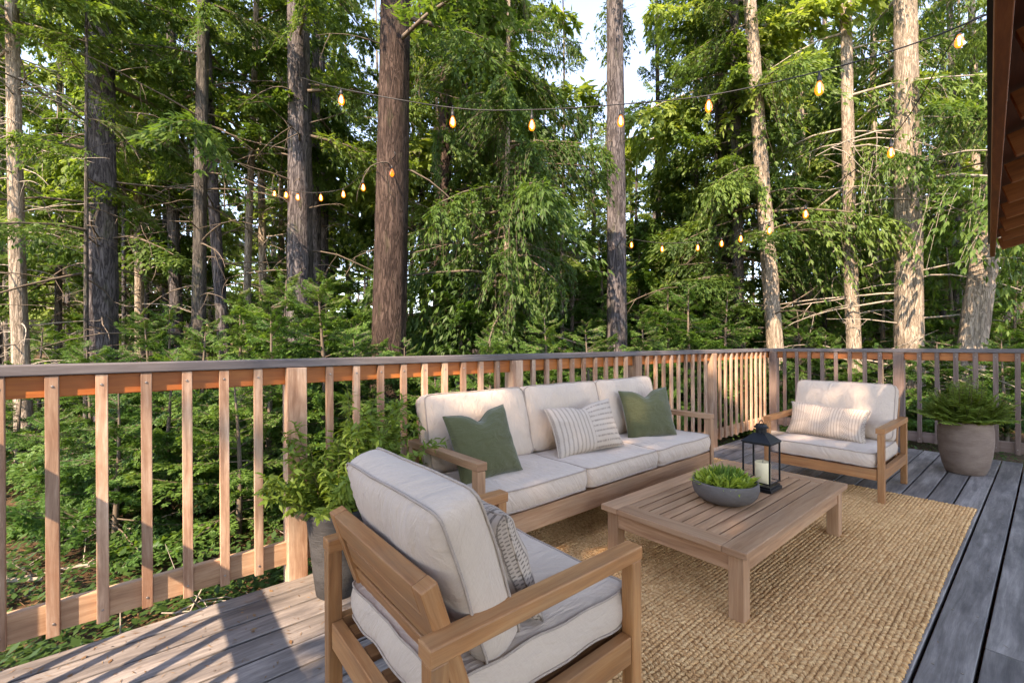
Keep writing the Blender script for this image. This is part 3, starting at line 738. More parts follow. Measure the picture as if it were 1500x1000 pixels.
def pot_fern():
    t = thing('potted_fern', 'bushy green fern in a large round brown planter near the grey railing', 'potted plant', (6.08, .53, 0), 0)
    b = MB(); b.lathe([(.128, 0), (.138, .006), (.162, .07), (.184, .18), (.196, .3), (.196, .41), (.188, .475), (.185, .492), (.176, .494), (.171, .48), (.168, .45), (.05, .445)], 64); b.build('pot', M['clay_brown'], t, smooth=True)
    b = MB(); b.lathe([(.172, .44), (.15, .458), (.01, .466)], 32); b.build('soil', M['soil'], t, smooth=True)
    lb = LB(); sm = MB()
    for k in range(150):
        a = rnd.uniform(0, 2 * PI); r = .12 * math.sqrt(rnd.random()); tilt = rnd.uniform(.0, 1.0); L = rnd.uniform(.3, .43) * (1.12 - .38 * tilt)
        pts = curve_pts((r * math.cos(a), r * math.sin(a), .45), (math.sin(tilt) * math.cos(a), math.sin(tilt) * math.sin(a), math.cos(tilt)), L, rnd.uniform(.1, .5) + .5 * tilt, 12, .04)
        sm.tube(pts, .0018, 4, False)
        for i in range(2, 13):
            d = pts[i] - pts[i - 1]; d /= np.linalg.norm(d); y = np.cross((0, 0, 1.), d); y /= np.linalg.norm(y) + 1e-6; f = i / 12
            for s in (-1, 1):
                for h in (0, .5):
                    l = .075 * math.sin(PI * (.12 + .84 * f)) ** .8 + .012; V, Q = blade(l, .021, .3, 3)
                    lb.add(V @ rot_to(y * s + d * .55 + np.array([0, 0, rnd.uniform(-.1, .25)]), rnd.uniform(-.3, .3)).T + pts[i - 1] + (pts[i] - pts[i - 1]) * h, Q)
    sm.build('stem', M['stem'], t, smooth=True); lb.build('foliage', M['fern_leaf'], t)
pot_fern()

# ------------------------------------------------------------------ house eave above the right edge
hs = thing('porch_roof', 'open red brown roof eave with rafters over the right edge of the deck', 'roof', (0, -.036, 0), math.radians(3.52))
EL = 7.44
b = MB(); b.box((EL / 2 - .9, 0, 2.32), (EL + 1.8, .04, .2)); b.build('fascia', M['eave'], hs, .004)
b = MB(); b.box((EL / 2 - .9, .028, 2.40), (EL + 1.8, .015, .06)); b.build('drip_edge', M['black_metal'], hs)
sl = math.tan(math.radians(16))
b = MB(); bl = 1.75
Mr = Matrix.Rotation(-math.radians(16), 3, 'X')
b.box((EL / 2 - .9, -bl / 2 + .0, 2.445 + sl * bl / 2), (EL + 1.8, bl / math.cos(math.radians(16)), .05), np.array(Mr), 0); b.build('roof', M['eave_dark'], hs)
x = EL - .03
while x > -1.7:
    b = MB(); b.box((x, -.8, 2.335 + sl * .79), (.05, 1.55, .13), np.array(Mr), 1); b.build('rafter', M['eave_raf'], hs, .003); x -= .61

# ------------------------------------------------------------------ forest
def branch_template(seed, L=1., nsec=14, seclen=.42, nl=10, ll=.07, lw=.014, droop=.5, hang=.5, curl=.25):
    """one limb along +x with side twigs carrying needle clusters; returns leaf quads (n,4,3) and the limb axis"""
    r = np.random.default_rng(seed)
    n = 10; f = np.linspace(0, 1, n + 1)
    axis = np.stack([L * f * (1 - .12 * droop * f), .05 * L * np.sin(f * 3 + seed) * f, -droop * L * .5 * f ** 1.8 + curl * L * .3 * f ** 5], -1)
    quads = []
    def leaf(p, d, nrm, l, w):
        d = d / (np.linalg.norm(d, axis=-1, keepdims=True) + 1e-9); s = np.cross(d, nrm); s = s / (np.linalg.norm(s, axis=-1, keepdims=True) + 1e-9)
        l = l[:, None]; w = w[:, None]
        quads.append(np.stack([p, p + d * l * .45 + s * w, p + d * l, p + d * l * .45 - s * w], 1))
    tw = []
    for k in range(nsec):
        for sd in (-1, 1):
            f0 = .1 + .9 * (k + r.uniform(0, 1)) / nsec; f0 = min(f0, .995)
            i = int(f0 * n); p = axis[i] + (axis[min(i + 1, n)] - axis[i]) * (f0 * n - i)
            t = axis[min(i + 1, n)] - axis[max(i - 1, 0)]; t = t / np.linalg.norm(t)
            sl = seclen * L * (1.05 - f0 * .8) * r.uniform(.6, 1.15)
            d0 = t * r.uniform(.5, .95) + np.array([0, sd * r.uniform(.5, .9), r.uniform(-.1, .2)]); d0 /= np.linalg.norm(d0)
            g = np.linspace(0, 1, nl + 1)[1:]
            pts = p + d0 * (sl * g)[:, None] + np.array([0, 0, -1.]) * (hang * sl * g ** 1.6)[:, None] + r.normal(0, .012 * L, (nl, 3))
            tw.append(np.concatenate([p[None], pts[[nl // 2, nl - 1]]]))
            td = d0 + np.array([0, 0, -1.]) * (hang * 1.6 * g ** .6)[:, None]
            nr = np.array([0, 0, 1.]) + r.normal(0, .35, (nl, 3))
            for s2 in (-1, 1):
                sv = np.cross(td, nr); sv /= np.linalg.norm(sv, axis=1, keepdims=True)
                leaf(pts, td * .75 + sv * s2 * r.uniform(.5, 1.2, (nl, 1)) + r.normal(0, .25, (nl, 3)), nr, ll * r.uniform(.7, 1.3, nl) * (1.15 - .45 * g), lw * r.uniform(.7, 1.25, nl))
            leaf(pts, td + r.normal(0, .2, (nl, 3)), nr, ll * r.uniform(.7, 1.2, nl), lw * r.uniform(.7, 1.2, nl))
    return np.concatenate(quads), axis, tw
def rotz_pitch(az, pitch, roll):
    return np.array(Matrix.Rotation(az, 3, 'Z') @ Matrix.Rotation(-pitch, 3, 'Y') @ Matrix.Rotation(roll, 3, 'X'))
LOD = {
    'near': [branch_template(s, 1., 16, .42, 13, .055, .0075, .55, .8) for s in range(5)],
    'hang': [branch_template(s + 30, 1., 16, .5, 14, .065, .0075, .75, 1.6) for s in range(5)],
    'mid': [branch_template(s + 60, 1., 13, .42, 9, .08, .0135, .55, .8) for s in range(5)],
    'far': [branch_template(s + 90, 1., 8, .42, 4, .15, .042, .4, .5) for s in range(4)],
    'fir': [branch_template(s + 120, 1., 14, .5, 11, .065, .0135, .35, .3, .5) for s in range(5)],
}
def crown_quads(kind, h0, h1, rad, nb, seed, pitch=(-.2, .25), shape=1., trunk=None, minr=.12, azr=None):
    """leaf quads of a conifer crown and limb tubes; rad(h) tapers to the tip"""
    r = np.random.default_rng(seed); out = []; limbs = []
    for k in range(nb):
        f = (k + r.uniform(0, 1)) / nb; f = f ** shape; h = h0 + (h1 - h0) * f
        L = (rad * (1 - f) ** .75 + minr) * r.uniform(.65, 1.15); az = r.uniform(0, 2 * PI) if azr is None else r.uniform(*azr)
        tq, ax, tw = LOD[kind][r.integers(len(LOD[kind]))]
        R3 = rotz_pitch(az, r.uniform(*pitch) + .5 * f ** 3, r.normal(0, .25)); c = np.array([0, 0, h]) if trunk is None else trunk(h)
        out.append((tq.reshape(-1, 3) * L) @ R3.T + c)
        A = (ax * L) @ R3.T + c; limbs.append((A, L, [((t * L) @ R3.T + c) for t in tw]))
    return np.concatenate(out).reshape(-1, 4, 3), limbs
def quads_mesh(name, q, mat):
    n = len(q); return mesh_np(name, q.reshape(-1, 3), np.arange(n * 4), np.full(n, 4), [mat], smooth=False)
def limb_tubes(mb, limbs, r0=.016, twigs=False, step=3, mi=0):
    for A, L, tw in limbs:
        idx = list(range(0, len(A), step)); mb.tube([A[i] for i in idx], [max(.0025, r0 * L * (1 - .85 * i / (len(A) - 1))) for i in idx], 5, False, mi)
        if twigs:
            for t in tw[::2]: mb.tube(list(t), [.0035, .0028, .0016], 3, False, mi)
def trunk_mesh(mb, path, r_of, H, n=22, seg=40, rough=.05, flare=.5, seed=0):
    r = np.random.default_rng(seed); ph = r.uniform(0, 6.3, 6); V = []; Fs = []; UV = []
    for i in range(seg + 1):
        f = i / seg; z = -.35 + (H + .35) * f; c = path(z); base = r_of(f) * (1 + flare * math.exp(-max(0, z + .15) * 3.2))
        for k in range(n):
            a = 2 * PI * k / n
            w = 1 + rough * (math.sin(5 * a + ph[0] + z * .7) * .5 + math.sin(9 * a + ph[1] - z * 1.3) * .4 + math.sin(3 * a + ph[2] + z * .35) * .6) + r.normal(0, rough * .22) + flare * .25 * math.exp(-max(0, z + .15) * 3) * math.sin(4 * a + ph[3])
            V.append((c[0] + base * w * math.cos(a), c[1] + base * w * math.sin(a), z))
    for i in range(seg):
        for k in range(n):
            k2 = (k + 1) % n; Fs.append((i * n + k, i * n + k2, (i + 1) * n + k2, (i + 1) * n + k))
    mb.add(V, Fs)
def dead_branches(mb, path, r_of, H, z0, z1, count, length, seed, droop=.6, mi=0, az=None):
    r = random.Random(seed)
    for _ in range(count):
        z = r.uniform(z0, z1); a = r.uniform(0, 2 * PI) if az is None else r.uniform(*az); c = path(z); L = length * r.uniform(.3, 1.2)
        pts = curve_pts((c[0], c[1], z), (math.cos(a), math.sin(a), r.uniform(-.1, .5)), L, droop * r.uniform(.3, 1.5), 6, .13, r)
        r0 = .006 + .007 * L
        mb.tube(pts, [r0 * (1 - .13 * i) for i in range(7)], 4, False, mi)
        for q in range(r.randint(1, 4)):
            i = r.randint(2, 5); p2 = curve_pts(pts[i], (r.gauss(0, 1), r.gauss(0, 1), r.gauss(-.3, .6)), L * r.uniform(.2, .45), .5, 4, .2, r)
            mb.tube(p2, [r0 * .45 * (1 - .2 * j) for j in range(5)], 3, False, mi)

NTREE = [0]
def front_tree(label, x500, x0, wpx, depth, barkm, H=16., crown=None, dead=None, group='tall conifers beyond the railing', name='conifer_tree', twig='twig', rough=.075, needle='needle', bow=0.):
    """a tree placed where its trunk stands; x500/x0 = where the trunk crosses eye level and the top of the photo"""
    NTREE[0] += 1; sd = NTREE[0] * 17
    p = at(x500, 505, depth); q = at(x0, 0, depth); base = np.array([p[0], p[1]]); g0 = float(gz(base[0], base[1]))
    dz = q[2] - p[2]; sl = (np.array([q[0], q[1]]) - base) / dz
    off = base - sl * (p[2] - g0)
    t = thing(name, label, 'tree', (off[0], off[1], g0), 0, group)
    rr = wpx * depth / 650. / 2 * .94
    ph = rnd.uniform(0, 6)
    path = lambda z: np.array([sl[0] * z + bow * math.sin(z * .55 + ph) , sl[1] * z + bow * math.cos(z * .5 + ph), z])
    r_of = lambda f: rr * (1.06 - .62 * f)
    b = MB(); trunk_mesh(b, path, r_of, H, 26 if wpx > 25 else 14, 90 if wpx > 25 else 44, rough, .35, sd)
    d = b
    if dead:
        for (z0, z1, cnt, ln) in dead: dead_branches(d, path, r_of, H, z0, z1, cnt, ln, sd + int(z0 * 3), mi=1)
        dead_branches(d, path, r_of, H, .8, 8., 26, rr + .16, sd + 5, .2, mi=1)
    if crown:
        qs = []
        for (kind, h0, h1, rad, nb, shape) in crown:
            if kind in ('near', 'hang') and nb < 70: nb = int(nb * .4)
            cq, limbs = crown_quads(kind, h0, h1, rad, nb, sd + nb, shape=shape, trunk=path, minr=.35)
            qs.append(cq); limb_tubes(d, limbs, .014, kind in ('near', 'hang', 'fir'), mi=1)
        obj('crown', quads_mesh('crown', np.concatenate(qs), M[needle]), t)
    b.build('trunk', [M[barkm], M[twig]], t, smooth=True)
    return t
FT = front_tree
FT('slender sunlit trunk with many dead side twigs at the far left edge', 33, 16, 21, 6.4, 'bark_light', 13, [('mid', 6, 13, 1.4, 36, 1.)], [(.6, 6.5, 80, .9)], twig='twig_pale', bow=.02)
FT('thick grey trunk sunlit down its left side, second big tree from the left', 150, 150, 37, 7.4, 'bark_grey', 17, [('near', 4.6, 12, 2.6, 46, 1.)], [(2., 6., 22, 2.2)])
FT('very thin dark trunk standing just left of the thick grey trunk', 126, 127, 7, 6.6, 'bark_dark', 8, [('near', 3.2, 8, 1.3, 26, 1.)], [(1., 4, 10, .8)])
FT('dark mossy trunk whose foot shows black between the balusters', 291, 298, 20, 7.6, 'bark_dark', 16, [('near', 4.8, 13, 2.2, 40, 1.)], [(1.5, 6., 26, 1.7)])
FT('slim grey trunk leaning left at the top, next to the dark mossy one', 329, 298, 17, 8.6, 'bark_grey', 15, [('mid', 6., 14, 1.8, 34, 1.)], [(1.5, 7., 16, 1.5)], bow=.03)
FT('thin pale brown trunk with bare twigs near the middle of the left half', 363, 373, 12, 9.2, 'bark_light', 12, [('mid', 5.5, 12, 1.4, 30, 1.)], [(1., 6., 30, 1.2)], bow=.03)
FT('big purple grey trunk crossed by the far string of bulbs', 441, 437, 39, 8., 'bark_grey', 18, [('near', 5.2, 14, 2.6, 40, 1.)], [(2., 6.5, 18, 2.)])
FT('narrow trunk half hidden behind the big purple grey one', 464, 462, 15, 10.5, 'bark_grey', 15, [('mid', 5., 14, 1.8, 40, 1.)], [(1., 6., 12, 1.5)])
FT('thickest dark red brown trunk rising behind the long railing', 570, 579, 53, 6.3, 'bark_red', 19, [('near', 5.6, 14, 2.4, 30, 1.)], [(2.6, 6., 10, 1.6)], rough=.04)
FT('reddish trunk partly veiled by hanging green sprays, right of the thickest one', 645, 657, 25, 8.8, 'bark_red', 17, [('hang', 4.6, 14, 2.2, 46, 1.)], [(1., 5., 16, 1.6)])
FT('thin trunk of the weeping evergreen whose sprays hang in front of the forest', 741, 745, 10, 7.4, 'bark_light', 11, [('hang', 1.5, 10.5, 2.0, 74, 1.)], [(.8, 6., 18, 1.4)], name='weeping_conifer')
FT('straight grey green trunk standing against the patch of blue sky', 903, 901, 31, 8.4, 'bark_grey', 18, [('near', 6.2, 14, 2., 18, 1.)], [(1.5, 6.5, 10, 1.2)])
FT('dark trunk wrapped in dense dark foliage right of the sky gap', 1083, 1075, 18, 9.6, 'bark_dark', 15, [('near', 1.2, 14, 2., 70, 1.)], None, needle='needle_dark')
FT('leaning grey trunk sunlit near its foot behind the railing corner', 1135, 1098, 24, 9., 'bark_light', 16, [('hang', 3.8, 14, 2.2, 44, 1.)], [(1., 5., 16, 1.6)])
FT('thin pale trunk with a bulb glowing in front of it', 1184, 1166, 15, 11., 'bark_light', 14, [('mid', 4.5, 13, 1.8, 40, 1.)], [(1., 5., 20, 1.4)])
FT('slim pale trunk directly behind the far armchair', 1252, 1237, 20, 8.6, 'bark_light', 15, [('hang', 4.6, 14, 2., 40, 1.)], [(1., 6., 24, 1.7)], twig='twig_pale', bow=.03)
FT('stout cream coloured trunk behind the post of the grey railing', 1333, 1326, 36, 8., 'bark_light', 18, [('hang', 4.2, 14, 2.5, 46, 1.)], [(1., 6., 22, 2.)], twig='twig_pale')
FT('stout pale trunk leaning right under the house eave', 1424, 1497, 35, 7.6, 'bark_light', 15, [('hang', 3.4, 12, 2.4, 44, 1.)], [(1., 5., 14, 1.6)])
for i, (x, xt, w, dp, bm) in enumerate([(245, 243, 14, 13, 'bark_grey'), (214, 216, 8, 11.5, 'bark_dark'), (966, 962, 10, 12.5, 'bark_dark'), (1022, 1018, 7, 11, 'bark_dark'), (1208, 1206, 7, 12.5, 'bark_grey'),
                                        (487, 490, 10, 14, 'bark_grey'), (716, 712, 13, 13, 'bark_grey'), (1494, 1500, 14, 10.5, 'bark_dark'), (1048, 1050, 6, 10, 'bark_dark'), (85, 88, 10, 11, 'bark_dark'), (182, 180, 6, 10, 'bark_grey'), (620, 614, 9, 11.5, 'bark_dark'), (1382, 1380, 10, 12, 'bark_grey')]):
    FT(['thin trunk seen between the two big left hand trunks', 'slender dark trunk left of the mossy one', 'dark narrow trunk right of the blue sky gap', 'wispy dark trunk among leafy boughs by the far bulbs', 'wispy grey trunk beside the trunk with a glowing bulb',
        'thin grey trunk right of the big purple grey one', 'thin grey trunk just left of the weeping evergreen', 'dark trunk under the end of the eave at the right edge', 'slim dark trunk above the railing corner', 'dim trunk between the sunlit slender one and the thick grey one',
        'very thin grey trunk right of the thick grey one', 'dim slim trunk right of the thickest red brown one', 'slim grey trunk between the two stout pale ones'][i],
       x, xt, w, dp, bm, 11 + (i % 4), [('mid', 2.6 + (i % 3) * .9, 11 + i % 4, 1.6, 52, 1.)], [(.6, 4., 16, 1.1)], group='thin trunks in the middle of the forest')

# mid and background conifers: four models, copied
def bg_model(kind, H, h0, rad, nb, seed, needle, r0, bk='bark_grey', dead=14):
    t = thing('conifer_tree', 'x', 'tree', (0, 0, 0))
    path = lambda z: np.array([.06 * math.sin(z * .4 + seed), .06 * math.cos(z * .37 + seed), z])
    b = MB(); trunk_mesh(b, path, lambda f: r0 * (1.05 - .85 * f), H, 9, 16, .05, .3, seed)
    cq, limbs = crown_quads(kind, h0, H, rad, nb, seed, trunk=path, minr=.3)
    limb_tubes(b, limbs, .012, mi=1); dead_branches(b, path, None, H, .8, h0 + 1.5, dead, 1.3, seed, mi=1); b.build('trunk', [M[bk], M['twig_pale']], t, smooth=True)
    obj('crown', quads_mesh('crown', cq, M[needle]), t)
    return t
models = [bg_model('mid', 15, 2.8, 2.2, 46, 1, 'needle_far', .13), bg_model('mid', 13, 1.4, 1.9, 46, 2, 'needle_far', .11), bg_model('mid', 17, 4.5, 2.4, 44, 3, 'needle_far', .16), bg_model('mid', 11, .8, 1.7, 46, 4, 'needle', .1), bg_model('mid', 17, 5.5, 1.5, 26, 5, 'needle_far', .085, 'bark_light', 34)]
mlabels = ['bright yellow green conifer deeper in the forest', 'mid green conifer deeper in the forest', 'tall bright conifer with a high crown deeper in the forest', 'small dark green conifer deeper in the forest', 'slender pale sunlit trunk with sparse high foliage deeper in the forest']
used = [False] * 5
R2 = random.Random(5); spots = []
tries = 0
while len(spots) < 34 and tries < 6000:
    tries += 1; dp = 10.5 + 17 * R2.random() ** 1.15; px = R2.uniform(-120, 1620)
    if 815 < px < 1000 and dp < 21: continue
    p = at(px, 505, dp)[:2]
    if all((p[0] - s[0]) ** 2 + (p[1] - s[1]) ** 2 > 2.3 ** 2 for s in spots): spots.append((p[0], p[1], dp, px))
thin = []
while len(thin) < 58:
    dp = R2.uniform(10, 22); px = R2.uniform(-60, 1560); p = at(px, 505, dp)[:2]
    if 830 < px < 990: continue
    if all((p[0] - q[0]) ** 2 + (p[1] - q[1]) ** 2 > .6 for q in thin): thin.append((p[0], p[1], 0, px))
spots += thin
for px, dp in [(690, 17), (735, 15), (782, 18), (838, 15.5), (868, 19), (935, 15), (962, 19), (1000, 16.5), (812, 22), (890, 23), (925, 21), (985, 23), (760, 22)]:
    p = at(px, 505, dp); spots.append((p[0], p[1], -dp, px))
for i, (x, y, dp, px) in enumerate(spots):
    k = R2.choice([0, 0, 1, 2, 2, 3]) if dp > 0 else (4 if dp == 0 else 0); o = models[k] if not used[k] else copy_tree(models[k]); used[k] = True
    s = R2.uniform(.8, 1.25); 
    if dp < 0: s = [.7, .62, .78, .66, .74, .7, .68, .6][i % 8] * -dp / 17.
    elif 760 < px < 1050: s *= .72
    o.location = (x, y, float(gz(x, y))); o.rotation_euler = (0, 0, R2.uniform(0, 6.28)); q = 1.55 if dp < 0 else 1.; o.scale = (s * q, s * q, s * R2.uniform(.9, 1.15))
    o['label'] = mlabels[k]; o['group'] = ['bright background conifers', 'green background conifers', 'tall background conifers', 'dark background conifers', 'slender pale background trunks'][k]; o['category'] = 'tree'

# far wood: one mass
def far_wood():
    qs = []; tv = MB(); r = np.random.default_rng(3)
    for i in range(125):
        dp = 24 + 38 * r.random(); px = r.uniform(-150, 1650); p = at(px, 505, dp); H = r.uniform(12, 21)
        if 780 < px < 1010: H *= .72
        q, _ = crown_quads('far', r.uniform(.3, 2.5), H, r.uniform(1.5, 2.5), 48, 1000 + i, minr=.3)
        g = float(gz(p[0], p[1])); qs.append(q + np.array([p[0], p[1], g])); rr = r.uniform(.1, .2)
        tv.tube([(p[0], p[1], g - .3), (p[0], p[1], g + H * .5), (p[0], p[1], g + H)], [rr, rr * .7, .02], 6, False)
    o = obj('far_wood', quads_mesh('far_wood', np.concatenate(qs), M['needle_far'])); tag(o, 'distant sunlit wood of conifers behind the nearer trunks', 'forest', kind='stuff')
    tv.build('far_trunks', M['bark_grey'], o)['kind'] = 'stuff'
far_wood()

# understory firs and shrubs beyond the railing
def sapling_model(H, rad, nb, seed, mat, kind='fir', pitch=(-.05, .4)):
    t = thing('young_fir', 'x', 'sapling', (0, 0, 0))
    path = lambda z: np.array([.03 * math.sin(z * 2 + seed), .03 * math.cos(z * 1.7 + seed), z])
    b = MB(); b.tube([path(H * i / 8) - np.array([0, 0, .1]) for i in range(9)], [.018 * H * (1 - .9 * i / 8) + .003 for i in range(9)], 7, False); 
    cq, limbs = crown_quads(kind, .12 * H, H, rad, nb, seed, pitch=pitch, trunk=path, minr=.12)
    limb_tubes(b, limbs, .01, True); b.build('trunk', M['twig'], t, smooth=True)
    obj('crown', quads_mesh('crown', cq, M[mat]), t); return t
sm = [sapling_model(1.9, .85, 46, 301, 'shrub_leaf'), sapling_model(1.4, .8, 36, 302, 'shrub_leaf'), sapling_model(2.6, 1., 56, 303, 'shrub_leaf'), sapling_model(1.1, .8, 26, 304, 'needle')]
su = [False] * 4
plants = []   # (px, depth, model, scale)
for px, dp, k, s in [(70, 3.9, 1, .8), (170, 3.5, 0, .72), (250, 4.1, 0, .85), (345, 3.7, 0, .8), (300, 4.9, 2, .75), (395, 4.3, 2, .8), (130, 4.9, 2, .66), (30, 5.2, 1, 1.), (215, 5.4, 2, .8), (470, 4.6, 2, .9),
                     (420, 5.6, 2, 1.), (350, 6.2, 2, .95), (520, 5.3, 0, 1.), (640, 5., 1, 1.), (590, 5.6, 0, .9), (720, 5.4, 0, .95), (800, 6.1, 2, .8), (860, 5.9, 0, 1.), (940, 6.6, 2, .8), (1010, 7.4, 2, 1.), (1065, 8.2, 2, 1.), (1170, 9., 2, .9),
                     (1210, 8.2, 0, 1.), (1290, 7.6, 1, 1.1), (1375, 7.2, 0, .9), (1405, 8.4, 2, .9), (1470, 6.9, 0, .9), (1490, 8.2, 2, 1.1), (980, 8.6, 2, 1.1), (900, 9., 2, 1.), (770, 8.6, 2, 1.2), (560, 8.4, 2, 1.2), (250, 7.2, 2, .9), (60, 7.6, 2, .8), (1130, 7.6, 1, 1.), (480, 6.4, 2, 1.05), (540, 9.4, 2, 1.4), (675, 7.4, 2, 1.25), (840, 10, 2, 1.6), (935, 11, 2, 1.7), (160, 9, 2, 1.1), (1030, 10, 2, 1.5), (1160, 11, 2, 1.7), (1290, 10, 2, 1.5), (1390, 9.8, 2, 1.5), (780, 11.5, 2, 1.7), (600, 11, 2, 1.6), (440, 10.5, 2, 1.6), (880, 13, 2, 1.9), (985, 13.5, 2, 2.), (930, 15, 2, 2.2), (850, 16, 2, 2.2)]:
    plants.append((px, dp, k, s))
SL = ['bushy young fir with broad bright green sprays beyond the railing', 'low spreading young fir beyond the railing', 'taller young fir rising to the handrail or above it', 'dark low young fir under the trees']
for i, (px, dp, k, s) in enumerate(plants):
    o = sm[k] if not su[k] else copy_tree(sm[k]); su[k] = True
    p = at(px, 505, dp); o.location = (p[0], p[1], float(gz(p[0], p[1])) - .02); o.rotation_euler = (0, 0, R2.uniform(0, 6.28)); o.scale = (s, s, s)
    o['label'] = SL[k]; o['group'] = ['bushy young firs', 'low young firs', 'tall young firs', 'dark young firs'][k]; o['category'] = 'sapling'
for k in range(4):
    if not su[k]:
        for ch in list(sm[k].children): bpy.data.objects.remove(ch)
        bpy.data.objects.remove(sm[k])

# litter and low plants on the forest floor
def floor_cover():
    r = np.random.default_rng(8); n = 26000
    dp = 2.5 + 16 * r.random(n) ** 1.6; px = r.uniform(-100, 1600, n)
    P = np.array([at(a, 505, d)[:2] for a, d in zip(px, dp)]); ok = (P[:, 1] > 2.63) | (P[:, 0] > 7.02); P = P[ok]; n = len(P)
    z = gz(P[:, 0], P[:, 1]) + r.uniform(.0, .03, n); a = r.uniform(0, 6.28, n); l = r.uniform(.03, .11, n); w = r.uniform(.002, .008, n)
    d = np.stack([np.cos(a), np.sin(a), r.normal(0, .25, n)], -1); s = np.stack([-np.sin(a), np.cos(a), r.normal(0, .3, n)], -1); c = np.stack([P[:, 0], P[:, 1], z], -1)
    q = np.stack([c, c + d * l[:, None] * .5 + s * w[:, None], c + d * l[:, None], c + d * l[:, None] * .5 - s * w[:, None]], 1)
    o = obj('needle_litter', quads_mesh('needle_litter', q, M['litter'])); tag(o, 'fallen needles and dry leaves scattered over the forest floor', 'litter', kind='stuff')
    n = 2000; dp = 2.6 + 15 * r.random(n) ** 1.3; px = r.uniform(-100, 1600, n); px[:60] = r.uniform(-60, 460, 60); dp[:60] = 1.7 + (px[:60] + 60) / 520. + .5 * r.random(60); qs = []
    for a, d in zip(px, dp):
        p = at(a, 505, d)
        if p[1] < 2.75 and p[0] < 7.15: continue
        g = float(gz(p[0], p[1])); m = 30; az = r.uniform(0, 6.28, m); L = r.uniform(.025, .07, m); h = r.uniform(0, .22, m)
        dd = np.stack([np.cos(az), np.sin(az), r.uniform(-.2, .7, m)], -1); c = np.stack([p[0] + r.normal(0, .1, m), p[1] + np.abs(r.normal(0, .1, m)), g + h], -1); s = np.stack([-np.sin(az), np.cos(az), np.zeros(m)], -1); w = L * .28
        qs.append(np.stack([c, c + dd * L[:, None] * .5 + s * w[:, None], c + dd * L[:, None], c + dd * L[:, None] * .5 - s * w[:, None]], 1))
    o = obj('ground_cover', quads_mesh('ground_cover', np.concatenate(qs), M['needle_dark'])); tag(o, 'low leafy ground cover under the trees', 'ground cover', kind='stuff')
M['litter'] = leafmat('litter', [(0., (.05, .025, .012)), (.5, (.16, .085, .04)), (1., (.34, .22, .12))], .1)
floor_cover()

def deck_needles():
    r = np.random.default_rng(21); n = 2600
    P = np.stack([r.uniform(-.8, 6.9, n), 2.58 - np.abs(r.normal(0, .5, n)) * r.choice([1., 1., 3.], n)], -1); P = P[(P[:, 1] > -.3) & ((P[:, 0] < 1.25) | (P[:, 0] > 4.8) | (P[:, 1] > 2.37) | (P[:, 1] < .33))]; n = len(P)
    a = r.uniform(0, 6.28, n); l = r.uniform(.012, .04, n); w = r.uniform(.0008, .0022, n); w[r.random(n) < .06] = .007
    d = np.stack([np.cos(a), np.sin(a), r.uniform(0, .08, n)], -1); s = np.stack([-np.sin(a), np.cos(a), r.normal(0, .2, n)], -1); c = np.stack([P[:, 0], P[:, 1], np.full(n, .0025)], -1)
    q = np.stack([c, c + d * l[:, None] * .5 + s * w[:, None], c + d * l[:, None], c + d * l[:, None] * .5 - s * w[:, None]], 1)
    tag(obj('deck_needles', quads_mesh('deck_needles', q, M['litter'])), 'dry needles and leaf bits lying on the deck boards', 'litter', kind='stuff')
deck_needles()
for i, (px, dp, L) in enumerate([(60, 3.0, 1.4), (190, 3.3, 1.1), (300, 3.4, 1.3), (130, 4.4, 1.8), (360, 3.2, .8), (1180, 8.6, 2.2), (1420, 7.6, 1.8), (120, 1.95, .5), (230, 2.12, .6), (320, 2.32, .6), (385, 2.48, .5)]):
    p = at(px, 505, dp); a = R2.uniform(0, 3.1); b = MB(); z = float(gz(p[0], p[1])); r7 = random.Random(70 + i)
    pts = curve_pts((0, 0, .03), (math.cos(a) * (1 if i in (5, 6) else .9), math.sin(a) * .25 + (.12 if i < 5 else 0), .12), L, .3, 8, .12, r7); pts = [np.array([q[0], q[1], max(q[2], .01)]) for q in pts]
    b.tube(pts, [.014 * (1 - .09 * j) for j in range(9)], 6, False)
    for j in range(1, 8):
        for _ in range(2): b.tube(curve_pts(pts[j], (r7.gauss(0, 1), r7.gauss(0, 1), r7.uniform(0, 1)), r7.uniform(.15, .5), .6, 4, .25, r7), [.005, .004, .003, .002, .0015], 4, False)
    o = b.build('fallen_branch', M['twig_pale'], smooth=True); o.location = (p[0], p[1], z)
    tag(o, 'dry fallen branch lying on the forest floor beyond the railing', 'branch', 'fallen branches')

# unseen trees added behind the camera, placed and sized to shade the seats
SUN = np.array([-.91, -.41]); SUN = SUN / np.linalg.norm(SUN)
def shade_tree(label, a, n, H, h0, rad, nb, seed, kind='near', name='conifer_tree'):
    d = -SUN; nn = np.array([-d[1], d[0]]); p = d * a + nn * n
    t = thing(name, label, 'tree', (p[0], p[1], float(gz(p[0], p[1]))), 0, 'conifers behind the deck')
    path = lambda z: np.array([0, 0, z]); b = MB(); trunk_mesh(b, path, lambda f: .13 * (1.05 - .8 * f), H, 12, 20, .05, .3, seed)
    cq, limbs = crown_quads(kind, h0, H, rad, nb, seed, trunk=path, minr=.5); limb_tubes(b, limbs, .013, mi=1); b.build('trunk', [M['bark_grey'], M['twig']], t, smooth=True)
    obj('crown', quads_mesh('crown', cq, M['needle']), t)
SHADE = [(-5.2, .35, 10.5, 3.2, 1.6, 95, 501), (-5.6, -1.15, 15., 2.8, 2.3, 150, 502), (-7.5, -3.6, 12.5, 3., 2.2, 90, 503), (-6.6, .85, 13.5, 7.2, 1.6, 62, 504)]
for i, s in enumerate(SHADE): shade_tree(['conifer behind the camera shading the near armchair', 'conifer behind the camera shading the sofa', 'conifer behind the roof shading the far rail', 'tall conifer behind the left end of the deck'][i], *s)

